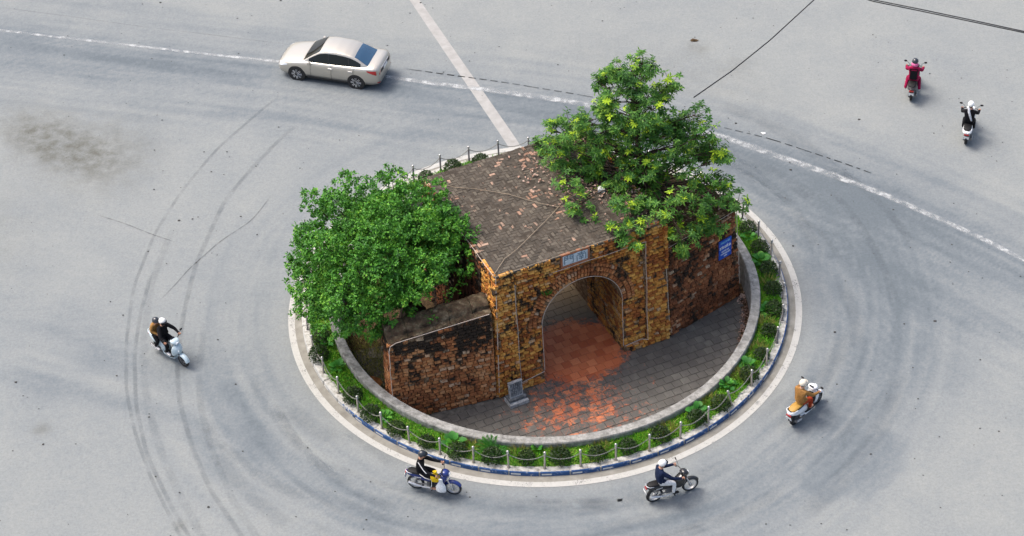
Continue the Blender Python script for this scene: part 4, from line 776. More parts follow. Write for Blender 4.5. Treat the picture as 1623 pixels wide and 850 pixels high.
BUSH = [(-7.77, -1.82), (-6.62, -4.81), (-5.99, -5.67), (-5.14, -6.45), (-4.14, -7.12), (-3.13, -7.6), (-2.01, -7.9), (-.89, -8.02), (.19, -8.06), (1.4, -8.0), (2.42, -7.74), (3.51, -7.28), (4.76, -6.58), (5.61, -5.95), (6.71, -4.62), (7.24, -3.66), (7.66, -2.5), (7.98, -1.39), (8.05, -.32), (8.04, .77), (7.87, 1.94), (7.56, 3.07), (-4.2, 7.02), (-3.17, 7.45), (-2.1, 7.8), (-7.85, -2.67)]
BL = ['under the left edge of the dense tree', 'first clockwise of the two beside the left wing corner', 'just below the left wing corner', 'fourth from the dense tree along the bed', 'fifth from the dense tree along the bed', 'first left of the palm-like plant', 'in front of the palm-like plant', 'first right of the palm-like plant', 'second right of the palm-like plant', 'third right of the palm-like plant', 'fourth right of the palm-like plant', 'behind the rider in white trousers', 'first clockwise of the leaning post', 'right behind the foot of the leaning post', 'first on the right bed, from the near end', 'second on the right bed, from the near end', 'third on the right bed, from the near end', 'fourth on the right bed, from the near end', 'fifth on the right bed, from the near end', 'sixth on the right bed, from the near end', 'seventh on the right bed, from the near end', 'last of the right bed, beside the terrace corner', 'leftmost of three peeping over the far roof edge', 'middle of three peeping over the far roof edge', 'rightmost of three peeping over the far roof edge', 'in the bed under the dense tree, nearest the kerb']
for k, ((x, y), lab) in enumerate(zip(BUSH, BL)):
    q = random.Random(k); o = thing('clipped_bush', 'dark round clipped bush ' + lab, 'bush', (x, y, .24), q.uniform(0, 6), 'clipped bushes in the ring bed'); s = q.uniform(.88, 1.12); o.scale = (s, s, s * q.uniform(.9, 1.1))
    tag(link('foliage', bms[k % 4], o), kind='stuff'); link('stem', stem_me, o)
def leafy_mesh(seed, n=16, L=.34, wd=.12):
    rg_ = np.random.RandomState(seed); m = MB()
    for k in range(n):
        a = k * 2.4 + rg_.uniform(-.3, .3); el = rg_.uniform(.25, 1.2); d = Vector((math.cos(a) * math.cos(el), math.sin(a) * math.cos(el), math.sin(el))); s = d.cross(Vector((0, 0, 1))).normalized(); st_ = d * rg_.uniform(.08, .2); l = L * rg_.uniform(.7, 1.15); w = wd * rg_.uniform(.8, 1.2); u = s.cross(d).normalized()
        P = [st_]; rows = [(0, .05), (.2, .75), (.5, 1), (.8, .7), (1, .04)]
        vs = []
        for t_, ww in rows: c = st_ + d * l * t_ + Vector((0, 0, -.35 * l * t_ * t_)); vs += [c - s * w * ww + u * .25 * w * ww, c, c + s * w * ww + u * .25 * w * ww]
        m.add(vs, [(i * 3 + j, i * 3 + j + 1, i * 3 + j + 4, i * 3 + j + 3) for i in range(4) for j in range(2)]); m.tube([(0, 0, -.05), st_], .008, 4)
    return m.mesh('foliage', 'bright_leaf', True)
lms = [leafy_mesh(s) for s in range(3)]
LEAF = [((-7.61, -2.09), 'under the left edge of the dense tree'), ((-7.14, -3.33), 'beside the leftmost clear post'), ((-5.51, -5.79), 'below the left wing wall'), ((-3.25, -7.19), 'left of the palm-like plant'), ((-.55, -7.62), 'right of the palm-like plant'), ((4.8, -6.25), 'just clockwise of the leaning post'), ((5.9, -5.0), 'between the leaning post and the right bed'), ((6.70, -4.12), 'opposite the rider in the tan quilted jacket'), ((7.51, 2.69), 'below the terrace corner with the blue sign'), ((7.80, 1.28), 'second of the right bed from the terrace corner'), ((7.72, -1.4), 'third of the right bed from the terrace corner')]
for k, ((x, y), lab) in enumerate(LEAF):
    q = random.Random(k + 50); o = thing('broadleaf_plant', 'bright green broad-leaved plant ' + lab, 'plant', (x, y, .26), q.uniform(0, 6), 'broad-leaved plants in the ring bed'); s = q.uniform(.7, 1.05); o.scale = (s,) * 3; link('foliage', lms[k % 3], o)
# palm-like plant
def palm(x, y, label):
    o = thing('palm_plant', label, 'plant', (x, y, .26)); rg_ = np.random.RandomState(9); Cs, Ds, Ns = [], [], []; m = MB()
    for k in range(15):
        a = k * 2.4; el = rg_.uniform(.35, 1.25); d = np.array([math.cos(a) * math.cos(el), math.sin(a) * math.cos(el), math.sin(el)]); s = np.cross(d, [0, 0, 1.]); s /= np.linalg.norm(s); P = [d * .62 * t_ + np.array([0, 0, -.22 * t_ * t_]) for t_ in np.linspace(0, 1, 14)]; m.tube(P[::3] + [P[-1]], .007, 4)
        for p_ in P[2:]:
            for sg_ in (-1, 1): Cs.append(p_); Ds.append(s * sg_ + d * .7); Ns.append(np.cross(s, d))
    V, F = leaves(np.array(Cs), np.array(Ds), np.array(Ns), np.full(len(Cs), .17), np.full(len(Cs), .014)); foliage('fronds', V, F, 'bright_leaf', o); m.build('stem', 'bright_leaf', o)
palm(-2.0, -7.55, 'bright green palm-like plant with feathery fronds in the near bed'); 
DG = [(-2.69, -7.35), (-1.16, -7.66), (.13, -7.74), (1.55, -7.68), (3.81, -6.98), (5.26, -5.74), (6.43, -4.6), (7.95, .1), (7.63, -2.02), (7.19, -3.31)]
DL = ['first left of the palm-like plant', 'first right of the palm-like plant', 'second right of the palm-like plant', 'third right of the palm-like plant', 'behind the rider in white trousers', 'first clockwise of the leaning post', 'opposite the rider in the tan quilted jacket', 'farthest on the right bed', 'middle of the three on the right bed', 'nearest of the three on the right bed']
for k, ((x, y), lab) in enumerate(zip(DG, DL)):
    V, F = blades(150, .24, .34, np.random.RandomState(k), .9, .009); o = link('dry_grass_clump', npmesh('dry_grass_clump', V, F, 'dry_grass')); o.location = (x, y, .24); tag(o, 'yellowish dry grass clump ' + lab, 'grass clump', 'dry grass clumps in the ring bed')
# ------------------------------------------------------------------ car
t = T('car_paint', .32, .55, .5); t.col((.50, .465, .40)); t.set(Coat_Weight=.8, Coat_Roughness=.05); M['car_paint'] = t.m
t = T('car_glass', .05, 0, .5); t.col((.004, .006, .008)); M['car_glass'] = t.m
t = T('rear_glass', .05, 0, .9); t.col((.010, .055, .115)); t.set(Coat_Weight=1.0); M['rear_glass'] = t.m
plain('black_plastic', (.018, .018, .019), .5); plain('tyre_rubber', (.02, .02, .021), .85); plain('chrome', (.75, .75, .76), .28, .6); plain('red_lamp', (.45, .012, .012), .15, coat=1.0); plain('clear_lamp', (.75, .78, .80), .1, coat=1.0); plain('plate_white', (.78, .78, .77), .5); plain('amber_lamp', (.7, .25, .02), .2)
def wheel(parent, name, pos, r, w, axis_rot, spokes=5, rim_mat='chrome', rim_r=.68, wire=False, tyre_t=None):
    """wheel with its axle along local y"""
    e_ = link(name, None, parent); bpy.data.objects.remove(e_)
    Y = Matrix.Rotation(R(90), 4, 'X'); tt = tyre_t or (1 - rim_r)
    ty = MB(); ri = r * (1 - tt); prof = [(ri, -w * .45), (ri + (r - ri) * .55, -w * .5), (r - w * .12, -w * .46), (r, -w * .25), (r, w * .25), (r - w * .12, w * .46), (ri + (r - ri) * .55, w * .5), (ri, w * .45), (ri, -w * .45)]
    ty.lathe(prof, 28, 0, Y); o = ty.build(name, 'tyre_rubber', parent, True, pos)
    rm = MB(); rm.lathe([(ri * 1.0, -w * .44), (ri * 1.01, -w * .40), (ri * .94, -w * .3), (ri * .94, w * .3), (ri * 1.01, w * .40), (ri, w * .44), (ri * .9, w * .40), (ri * .9, -w * .40), (ri, -w * .44)], 28, 0, Y)
    if wire:
        for k in range(18): a = 2 * math.pi * k / 18; rm.tube([(.03 * math.cos(a + .6), (.03 if k % 2 else -.03), .03 * math.sin(a + .6)), (ri * .95 * math.cos(a), 0, ri * .95 * math.sin(a))], .0045, 4, 0, False)
        rm.lathe([(.0, -.05), (.05, -.05), (.055, 0), (.05, .05), (0, .05)], 12, 0, Y)
    else:
        for k in range(spokes):
            a = 2 * math.pi * k / spokes; rot = Matrix.Rotation(-a, 3, 'Y')
            for dd in (-1, 1): rm.tube([rot @ Vector((.02, -w * .36, dd * .02)), rot @ Vector((ri * .93, -w * .40, dd * ri * .13))], [ri * .09, ri * .07], 5); rm.tube([rot @ Vector((.02, w * .36, dd * .02)), rot @ Vector((ri * .93, w * .40, dd * ri * .10))], [ri * .09, ri * .07], 5)
        rm.lathe([(0, -w * .42), (ri * .22, -w * .42), (ri * .24, -w * .2), (ri * .24, w * .2), (ri * .22, w * .42), (0, w * .42)], 14, 0, Y)
        dk = MB(); dk.lathe([(0, -w * .2), (ri * .9, -w * .2), (ri * .9, w * .2), (0, w * .2)], 20, 0, Y); dk.build('brake_disc', 'black_plastic', o)
    rm.build('rim', rim_mat, o, 50); return o
def build_car(loc, rz):
    car = thing('sedan_car', 'champagne beige sedan car driving on the upper road', 'car', loc, rz)
    ST = [(2.205, .50, .30, .50, .56), (2.17, .64, .25, .56, .64), (2.08, .745, .21, .63, .71), (1.92, .795, .19, .70, .78), (1.6, .83, .18, .775, .85), (1.25, .845, .18, .835, .905), (.9, .85, .18, .875, .95), (.5, .85, .18, .90, .97), (0, .85, .18, .915, .975), (-.6, .85, .18, .925, .985), (-1.2, .85, .18, .945, 1.00), (-1.6, .845, .19, .965, 1.025), (-1.92, .825, .21, .975, 1.045), (-2.08, .785, .25, .955, 1.04), (-2.17, .73, .28, .89, .99), (-2.205, .62, .33, .78, .86)]
    def ring(s):
        x, w, zb, sh, dk = s; h = sh - zb
        half = [(0, zb), (w * .80, zb), (w * .93, zb + .05), (w * .985, zb + h * .28), (w, zb + h * .52), (w * .985, zb + h * .76), (w * .955, sh - .02), (w * .90, sh + (dk - sh) * .35), (w * .72, sh + (dk - sh) * .82), (w * .38, dk), ]
        return [Vector((x, y, z)) for y, z in half] + [Vector((x, 0, dk + .012))] + [Vector((x, -y, z)) for y, z in half[::-1][:-1]]
    import itertools
    def interp(k, f): return tuple(ST[k][i] * (1 - f) + ST[k + 1][i] * f for i in range(5))
    m = MB(); m.loft([ring(s) for s in ST]); body = m.build('body', 'car_paint', car, 60)
    def gz(x): return float(np.interp(x, [-1.78, -1.55, -1.25, -1.0, -.7, -.3, .1, .35, .6, .85, 1.08], [1.0, 1.12, 1.29, 1.385, 1.44, 1.47, 1.455, 1.40, 1.25, 1.09, .945]))
    def P(x, s, off=0):     # greenhouse surface, s from -1 (left belt) over the roof to +1
        zr = gz(x); zb = .915; hb = .765 - .02 * abs(x); ht = hb - .20 * max(0, (zr - zb)) / .55; a = abs(s); sg_ = 1 if s < 0 else -1
        if a > .5: q = (1 - a) / .5; y = hb + (ht - hb) * q; z = zb + (zr - .055 - zb) * q; n_ = Vector((0, sg_ * .94, .34))
        else: q = (.5 - a) / .5; y = ht * (1 - q ** 1.0); z = zr - .055 + .055 * math.sin(q * math.pi / 2) ** .7; n_ = Vector((0, 0, 1))
        slope = (gz(x + .02) - gz(x - .02)) / .04
        if a <= .5: n_ = Vector((-slope, sg_ * .15 * (1 - q), 1)).normalized()
        return Vector((x, sg_ * y, z)) + n_ * off
    def patch(name, xs, ss, mat, off, parent=car, sm=60):
        m = MB(); G_ = [[P(x, s, off) if not callable(s) else P(x, s(x), off) for s in ss] for x in xs]; m.loft(G_, 0, False, False); return m.build(name, mat, parent, sm)
    xs = np.linspace(1.08, -1.78, 44); ss = np.r_[np.linspace(-1, -.5, 7), np.linspace(-.45, .45, 13), np.linspace(.5, 1, 7)]
    patch('cabin', xs, ss, 'car_paint', 0, body)
    patch('windscreen', np.linspace(1.03, .34, 10), np.linspace(-.47, .47, 11), 'car_glass', .006); patch('rear_window', np.linspace(-1.13, -1.70, 8), np.linspace(-.44, .44, 11), 'rear_glass', .006)
    for sg_ in (-1, 1):
        for x0, x1 in ((.80, -.02), (-.07, -.88), (-.92, -1.42)):
            lo = lambda x: sg_ * (.97 if x < .6 else .97); hi = lambda x: sg_ * (.56 + (.30 if x < -1.25 else 0) * (-1.25 - x) / .17)
            m = MB(); rows = []
            for x in np.linspace(x0, x1, 9): rows.append([P(x, sg_ * (.96 - q * (.96 - .57)), .006) for q in np.linspace(0, 1, 5)])
            m.loft(rows, 0, False, False); m.build('side_window', 'car_glass', car, 60)
        for x0, x1 in ((-.015, -.075), (-.875, -.925)):
            m = MB(); m.loft([[P(x, sg_ * (.96 - q * (.96 - .57)), .005) for q in np.linspace(0, 1, 5)] for x in np.linspace(x0, x1, 3)], 0, False, False); m.build('pillar', 'black_plastic', car, 60)
    for y in (1, -1):
        for x, ax in ((1.335, 0), (-1.215, 0)):
            m = MB(); Y = Matrix.Translation((x, y * .80, .315)) @ Matrix.Rotation(R(-90 * y), 4, 'X'); m.lathe([(.0, .052), (.362, .052), (.372, .04), (.372, -.05)], 28, 0, Y); m.build('wheel_arch', 'black_plastic', body, 50)
            wheel(car, 'wheel', (x, y * .765, .305), .305, .19, None, 8, 'chrome', .78)
        m = MB(); m.box((.72, y * .93, .98), (.11, .16, .12), 0, None, .8); m.box((.74, y * .84, .95), (.05, .1, .03), 0); m.build('wing_mirror', 'car_paint', car, 60)
        for x in (-.16, -1.0): m = MB(); m.box((x, y * .852, .80), (.19, .035, .035), 0, None, .9); m.build('door_handle', 'chrome', car)
        m = MB()
        for x in (.72, -.17, -1.12): m.tube([(x + .0, y * .851, .30), (x, y * .856, .55), (x - .01, y * .845, .78), (x - .02, y * .815, .915)], .005, 4)
        m.box((-.1, y * .838, .245), (2.0, .03, .05), 0); m.build('door_seam', 'black_plastic', body)
        # lamps follow the body loft
        def lamp(name, mat, x0, x1, z0, z1, off, tp=None):
            m = MB(); rows = []
            for x in np.linspace(x0, x1, 5):
                k = next(i for i in range(len(ST) - 1) if ST[i][0] >= x >= ST[i + 1][0]); f = (ST[k][0] - x) / (ST[k][0] - ST[k + 1][0]); s = interp(k, f); rg_ = ring(s); h = len(rg_) // 2; pr = [(p_.z, p_.y) for p_ in rg_[:h + 1]]
                row = []
                fq = abs(x - x0) / abs(x1 - x0); fq = fq if tp == 'rear' else 1 - fq; za = z0 + ((1 - fq) ** 1.3 * (z1 - z0) * .75 if tp else 0)
                for z in np.linspace(za, z1, 5): zz = min(z, s[4] - .002); yy = float(np.interp(zz, [a for a, b in pr[1:]], [b for a, b in pr[1:]])); row.append(Vector((x + off * (1 if x0 > 0 else -1), y * (yy + off), zz + off * .3)))
                rows.append(row)
            m.loft(rows, 0, False, False); m.build(name, mat, car, 60)
        lamp('headlight', 'clear_lamp', 2.19, 1.72, .54, .71, .008, 'front'); lamp('tail_light', 'red_lamp', -1.70, -2.2, .72, .93, .010, 'rear'); lamp('fog_lamp', 'clear_lamp', 2.19, 2.10, .32, .42, .01)
        lamp('reflector', 'red_lamp', -2.10, -2.19, .36, .41, .012)
    m = MB(); m.box((-2.203, 0, .80), (.02, 1.0, .13), 0); m.build('tail_panel', 'black_plastic', car); m = MB(); m.box((-2.19, 0, .90), (.03, .8, .045), 0); m.build('trim_bar', 'chrome', car)
    m = MB(); m.box((-2.222, 0, .80), (.012, .42, .12), 0); m.build('licence_plate', 'plate_white', car)
    m = MB(); m.box((2.19, 0, .42), (.05, 1.0, .14), 0); m.box((2.2, 0, .56), (.03, .7, .05), 0); m.build('grille', 'black_plastic', car)
    m = MB(); m.box((0, 0, .22), (3.6, 1.4, .1), 0); m.build('underbody', 'black_plastic', car)
    return car
hd = Vector((-9.46 + 7.02, 14.24 - 13.44, 0)).normalized(); rt = Vector((hd.y, -hd.x, 0)); cmid = Vector(((-9.46 - 7.02) / 2, (14.24 + 13.44) / 2, 0)) - hd * (1.335 - 1.215) / 2 + rt * .80
build_car(cmid, math.atan2(hd.y, hd.x))
# ------------------------------------------------------------------ motorbikes (x forward, rear axle at x = 0) and riders
for nm, c, ro in (('paint_blue', (.012, .028, .16), .25), ('paint_black', (.012, .012, .013), .28), ('paint_white', (.78, .79, .79), .25), ('paint_pale_blue', (.50, .60, .64), .28), ('paint_dark', (.035, .03, .032), .3)): plain(nm, c, ro, coat=.6, var=.03)
plain('rim_steel', (.36, .37, .38), .35, .6); plain('vinyl_black', (.008, .008, .009), .6, spec=.25); plain('vinyl_tan', (.42, .24, .05), .55); plain('engine_grey', (.16, .16, .165), .45, .6)
for nm, c in (('cloth_black', (.006, .006, .008)), ('cloth_navy', (.008, .016, .045)), ('cloth_tan', (.30, .15, .045)), ('cloth_brown', (.32, .17, .05)), ('cloth_white', (.72, .71, .69)), ('cloth_rust', (.36, .045, .014)), ('cloth_magenta', (.27, .004, .05)), ('cloth_pink', (.72, .16, .34)), ('cloth_dark', (.008, .008, .010)), ('cloth_grey', (.45, .47, .5)), ('shoe_white', (.74, .70, .68)), ('shoe_black', (.02, .02, .02)), ('skin', (.50, .27, .18)), ('bag_yellow', (.75, .50, .015)), ('bag_white', (.78, .79, .79))): plain(nm, c, .85, var=.25, nscale=22, spec=.2, bump=.7)
plain('helmet_white', (.80, .79, .76), .25, coat=.5, var=.04); plain('helmet_dark', (.02, .024, .032), .3, coat=.5); plain('helmet_cream', (.70, .62, .50), .3, coat=.4, var=.05); plain('visor_dark', (.012, .012, .014), .15)
def sup(x, zc, hw, hh, n=14, e=2.6, yc=0):
    r = []
    for k in range(n): a = 2 * math.pi * k / n; c, s = math.cos(a), math.sin(a); r.append(Vector((x, yc + hw * math.copysign(abs(c) ** (2 / e), c), zc + hh * math.copysign(abs(s) ** (2 / e), s))))
    return r
def panel(parent, name, mat, secs, n=14, e=2.6): m = MB(); m.loft([sup(*s, n=n, e=e) for s in secs]); return m.build(name, mat, parent, 60)
def tubes(parent, name, mat, lst, seg=7): 
    m = MB()
    for path, r in lst: m.tube(path, r, seg)
    return m.build(name, mat, parent, 60)
def fender(parent, cx, r, w, a0, a1, mat, name='mudguard', zc=None):
    m = MB(); rings = []
    for a in np.linspace(R(a0), R(a1), 12):
        rings.append([Vector((cx + (r + dr) * math.cos(a), y, (zc or .28) + (r + dr) * math.sin(a))) for y, dr in ((-w, -.05), (-w * .8, .0), (0, .018), (w * .8, 0), (w, -.05), (w * .75, -.02), (0, -.002), (-w * .75, -.02))])
    m.loft(rings); return m.build(name, mat, parent, 60)
def mirrors(b, x, z, hw=.27):
    for y in (1, -1):
        m = MB(); m.tube([(x, y * hw * .85, z), (x + .0, y * (hw + .02), z + .10), (x - .02, y * (hw + .10), z + .17)], .007, 5); m.ball((x - .02, y * (hw + .14), z + .19), (.018, .065, .045), 0, 10, 6); m.build('mirror', 'black_plastic', b, 60)
def underbone(name, label, loc, rz, paint, lean=0, group='motorbikes riding round the island'):
    b = thing(name, label, 'motorbike', loc, rz, group); b.rotation_euler = (R(lean), 0, rz); WBs = 1.24
    for nm, x in (('rear_wheel', 0), ('front_wheel', WBs)): wheel(b, nm, (x, 0, .285), .285, .075, None, rim_mat='rim_steel', rim_r=.80, wire=True)
    tubes(b, 'fork', 'chrome', [([(WBs, y, .285), (WBs - .13, y, .62), (WBs - .2, y * .9, .82)], .02) for y in (-.075, .075)])
    fender(b, WBs, .315, .07, 30, 165, paint, 'front_mudguard'); fender(b, 0, .33, .065, 62, 190, 'black_plastic', 'rear_mudguard')
    panel(b, 'tail_body', paint, [(-.42, .74, .05, .03), (-.30, .70, .10, .06), (-.05, .66, .125, .10), (.20, .60, .12, .12), (.42, .55, .10, .13), (.60, .50, .085, .12)])
    panel(b, 'seat', 'vinyl_black', [(-.34, .79, .07, .02), (-.22, .795, .125, .045), (.05, .785, .135, .05), (.28, .755, .12, .05), (.46, .735, .085, .045), (.54, .70, .05, .03)])
    panel(b, 'leg_shield', paint, [(.60, .50, .06, .10), (.76, .56, .15, .20), (.90, .62, .20, .23), (1.0, .70, .17, .16), (1.08, .76, .10, .08)])
    panel(b, 'headlamp_cowl', paint, [(.90, .92, .10, .05), (.98, .93, .14, .09), (1.08, .91, .13, .09), (1.15, .88, .08, .05)])
    m = MB(); m.ball((1.145, 0, .89), (.03, .075, .05), 0, 10, 6); m.build('headlight', 'clear_lamp', b, 60)
    m = MB(); m.box((.94, 0, .975), (.1, .16, .03), 0); m.build('dashboard', 'visor_dark', b)
    tubes(b, 'handlebar', 'black_plastic', [([(.84, .34, .99), (.93, .2, 1.0), (.97, 0, .96), (.93, -.2, 1.0), (.84, -.34, .99)], .014)])
    for y in (1, -1): m = MB(); m.tube([(.86, y * .25, .995), (.83, y * .36, .985)], .021, 8); m.build('grip', 'tyre_rubber', b, 60)
    mirrors(b, .92, 1.0)
    m = MB(); m.box((.55, 0, .38), (.34, .2, .2), 0, None, .85); m.lathe([(.0, -.13), (.085, -.13), (.09, 0), (.085, .13), (0, .13)], 14, 0, Matrix.Translation((.6, 0, .36)) @ Matrix.Rotation(R(90), 4, 'X')); m.build('engine', 'engine_grey', b, 50)
    tubes(b, 'exhaust', 'chrome', [([(.72, -.1, .30), (.5, -.13, .24), (.25, -.15, .27), (.02, -.155, .33), (-.28, -.16, .40)], [.018, .02, .024, .045, .045])])
    tubes(b, 'swingarm', 'engine_grey', [([(0, y, .285), (.42, y, .36)], .022) for y in (-.09, .09)] + [([(0.0, y, .31), (.12, y, .62)], .026) for y in (-.11, .11)])
    tubes(b, 'footpeg', 'tyre_rubber', [([(.60, -.27, .27), (.60, .27, .27)], .016)]); tubes(b, 'grab_rail', 'chrome', [([(-.1, .12, .77), (-.3, .13, .80), (-.42, .06, .82), (-.42, -.06, .82), (-.3, -.13, .80), (-.1, -.12, .77)], .012)])
    m = MB(); m.box((-.43, 0, .72), (.05, .14, .06), 0, None, .8); m.build('tail_light', 'red_lamp', b); m = MB(); m.box((-.47, 0, .56), (.012, .2, .14), 0, Matrix.Rotation(R(-18), 3, 'Y')); m.build('licence_plate', 'plate_white', b)
    m = MB(); m.box((.12, .131, .64), (.22, .01, .03), 0); m.box((.12, -.131, .64), (.22, .01, .03), 0); m.build('side_badge', 'chrome', b)
    return shorten_tail(b, .70)
def scooter(name, label, loc, rz, paint, seat='vinyl_black', lean=0, plate=True, group='motorbikes riding round the island', front='paint', trim='black_plastic'):
    b = thing(name, label, 'motorbike', loc, rz, group); b.rotation_euler = (R(lean), 0, rz); WBs = 1.26
    for nm, x in (('rear_wheel', 0), ('front_wheel', WBs)): wheel(b, nm, (x, 0, .245), .245, .10, None, 5, 'engine_grey', .62)
    tubes(b, 'fork', 'engine_grey', [([(WBs, y, .245), (WBs - .1, y, .55), (WBs - .16, y * .8, .78)], .022) for y in (-.085, .085)])
    fender(b, WBs, .285, .085, 15, 160, paint, 'front_mudguard', .245); fender(b, 0, .29, .07, 75, 185, 'black_plastic', 'rear_mudguard', .245)
    panel(b, 'tail_body', paint, [(-.50, .72, .05, .025), (-.42, .70, .12, .06), (-.22, .65, .175, .11), (.05, .58, .19, .15), (.30, .52, .18, .17), (.46, .46, .16, .16), (.52, .40, .12, .1)])
    panel(b, 'seat', seat, [(-.36, .765, .06, .02), (-.27, .79, .135, .035), (-.05, .795, .155, .05), (.2, .765, .145, .05), (.42, .74, .11, .045), (.52, .70, .06, .03)])
    if seat != 'vinyl_black': panel(b, 'seat_base', 'vinyl_black', [(-.40, .745, .06, .03), (-.29, .76, .155, .035), (-.05, .765, .17, .04), (.2, .735, .16, .045), (.46, .71, .125, .04), (.56, .68, .06, .03)])
    panel(b, 'floorboard', trim, [(.42, .285, .15, .035), (.6, .275, .185, .035), (.8, .285, .19, .04), (.92, .33, .17, .07)])
    panel(b, 'side_skirt', paint, [(.2, .26, .10, .05), (.45, .22, .165, .05), (.75, .22, .17, .045), (.95, .27, .14, .05)])
    panel(b, 'leg_shield', paint, [(.88, .50, .175, .20), (.95, .58, .215, .26), (1.03, .64, .205, .24), (1.12, .66, .15, .17), (1.2, .66, .08, .09)])
    panel(b, 'inner_shield', trim, [(.80, .52, .12, .14), (.86, .56, .165, .2), (.90, .6, .175, .2)])
    panel(b, 'handlebar_cover', paint, [(.82, .985, .09, .035), (.90, 1.0, .17, .06), (1.0, .985, .16, .07), (1.09, .95, .09, .05)])
    m = MB(); m.ball((1.085, 0, .96), (.04, .085, .045), 0, 12, 6); m.ball((1.185, .07, .69), (.03, .04, .03), 0, 8, 5); m.ball((1.185, -.07, .69), (.03, .04, .03), 0, 8, 5); m.build('headlight', 'clear_lamp', b, 60)
    m = MB(); m.box((.88, 0, 1.055), (.10, .16, .02), 0, Matrix.Rotation(R(25), 3, 'Y')); m.build('dashboard', 'visor_dark', b)
    tubes(b, 'handlebar', 'black_plastic', [([(.82, .35, 1.0), (.90, .2, 1.01), (.90, -.2, 1.01), (.82, -.35, 1.0)], .015)])
    for y in (1, -1): m = MB(); m.tube([(.85, y * .25, 1.005), (.81, y * .37, .995)], .022, 8); m.build('grip', 'tyre_rubber', b, 60)
    mirrors(b, .90, 1.02, .25)
    m = MB(); m.box((.06, .04, .27), (.42, .16, .16), 0, None, .85); m.build('engine', 'engine_grey', b, 50)
    tubes(b, 'exhaust', 'engine_grey', [([(.38, -.12, .24), (.2, -.16, .25), (.08, -.17, .27), (-.25, -.175, .34)], [.018, .025, .055, .052])]); m = MB(); m.box((-.06, -.215, .31), (.30, .02, .07), 0, Matrix.Rotation(R(13), 3, 'Y')); m.build('exhaust_shield', 'chrome', b)
    tubes(b, 'grab_rail', paint, [([(-.12, .16, .76), (-.36, .16, .80), (-.49, .08, .82), (-.49, -.08, .82), (-.36, -.16, .80), (-.12, -.16, .76)], .016)])
    m = MB(); m.box((-.49, 0, .665), (.05, .2, .06), 0, None, .8); m.build('tail_light', 'red_lamp', b)
    if plate: m = MB(); m.box((-.47, 0, .50), (.012, .2, .15), 0, Matrix.Rotation(R(-20), 3, 'Y')); m.build('licence_plate', 'plate_white', b); m = MB(); m.box((-.40, 0, .5), (.14, .06, .2), 0); m.build('plate_holder', 'black_plastic', b)
    return shorten_tail(b, .78)
def shorten_tail(b, k):      # short tail overhang behind the rear axle
    for o in b.children:
        if 'wheel' in o.name or o.data is None: continue
        for v in o.data.vertices:
            if v.co.x < 0: v.co.x *= k
    return b
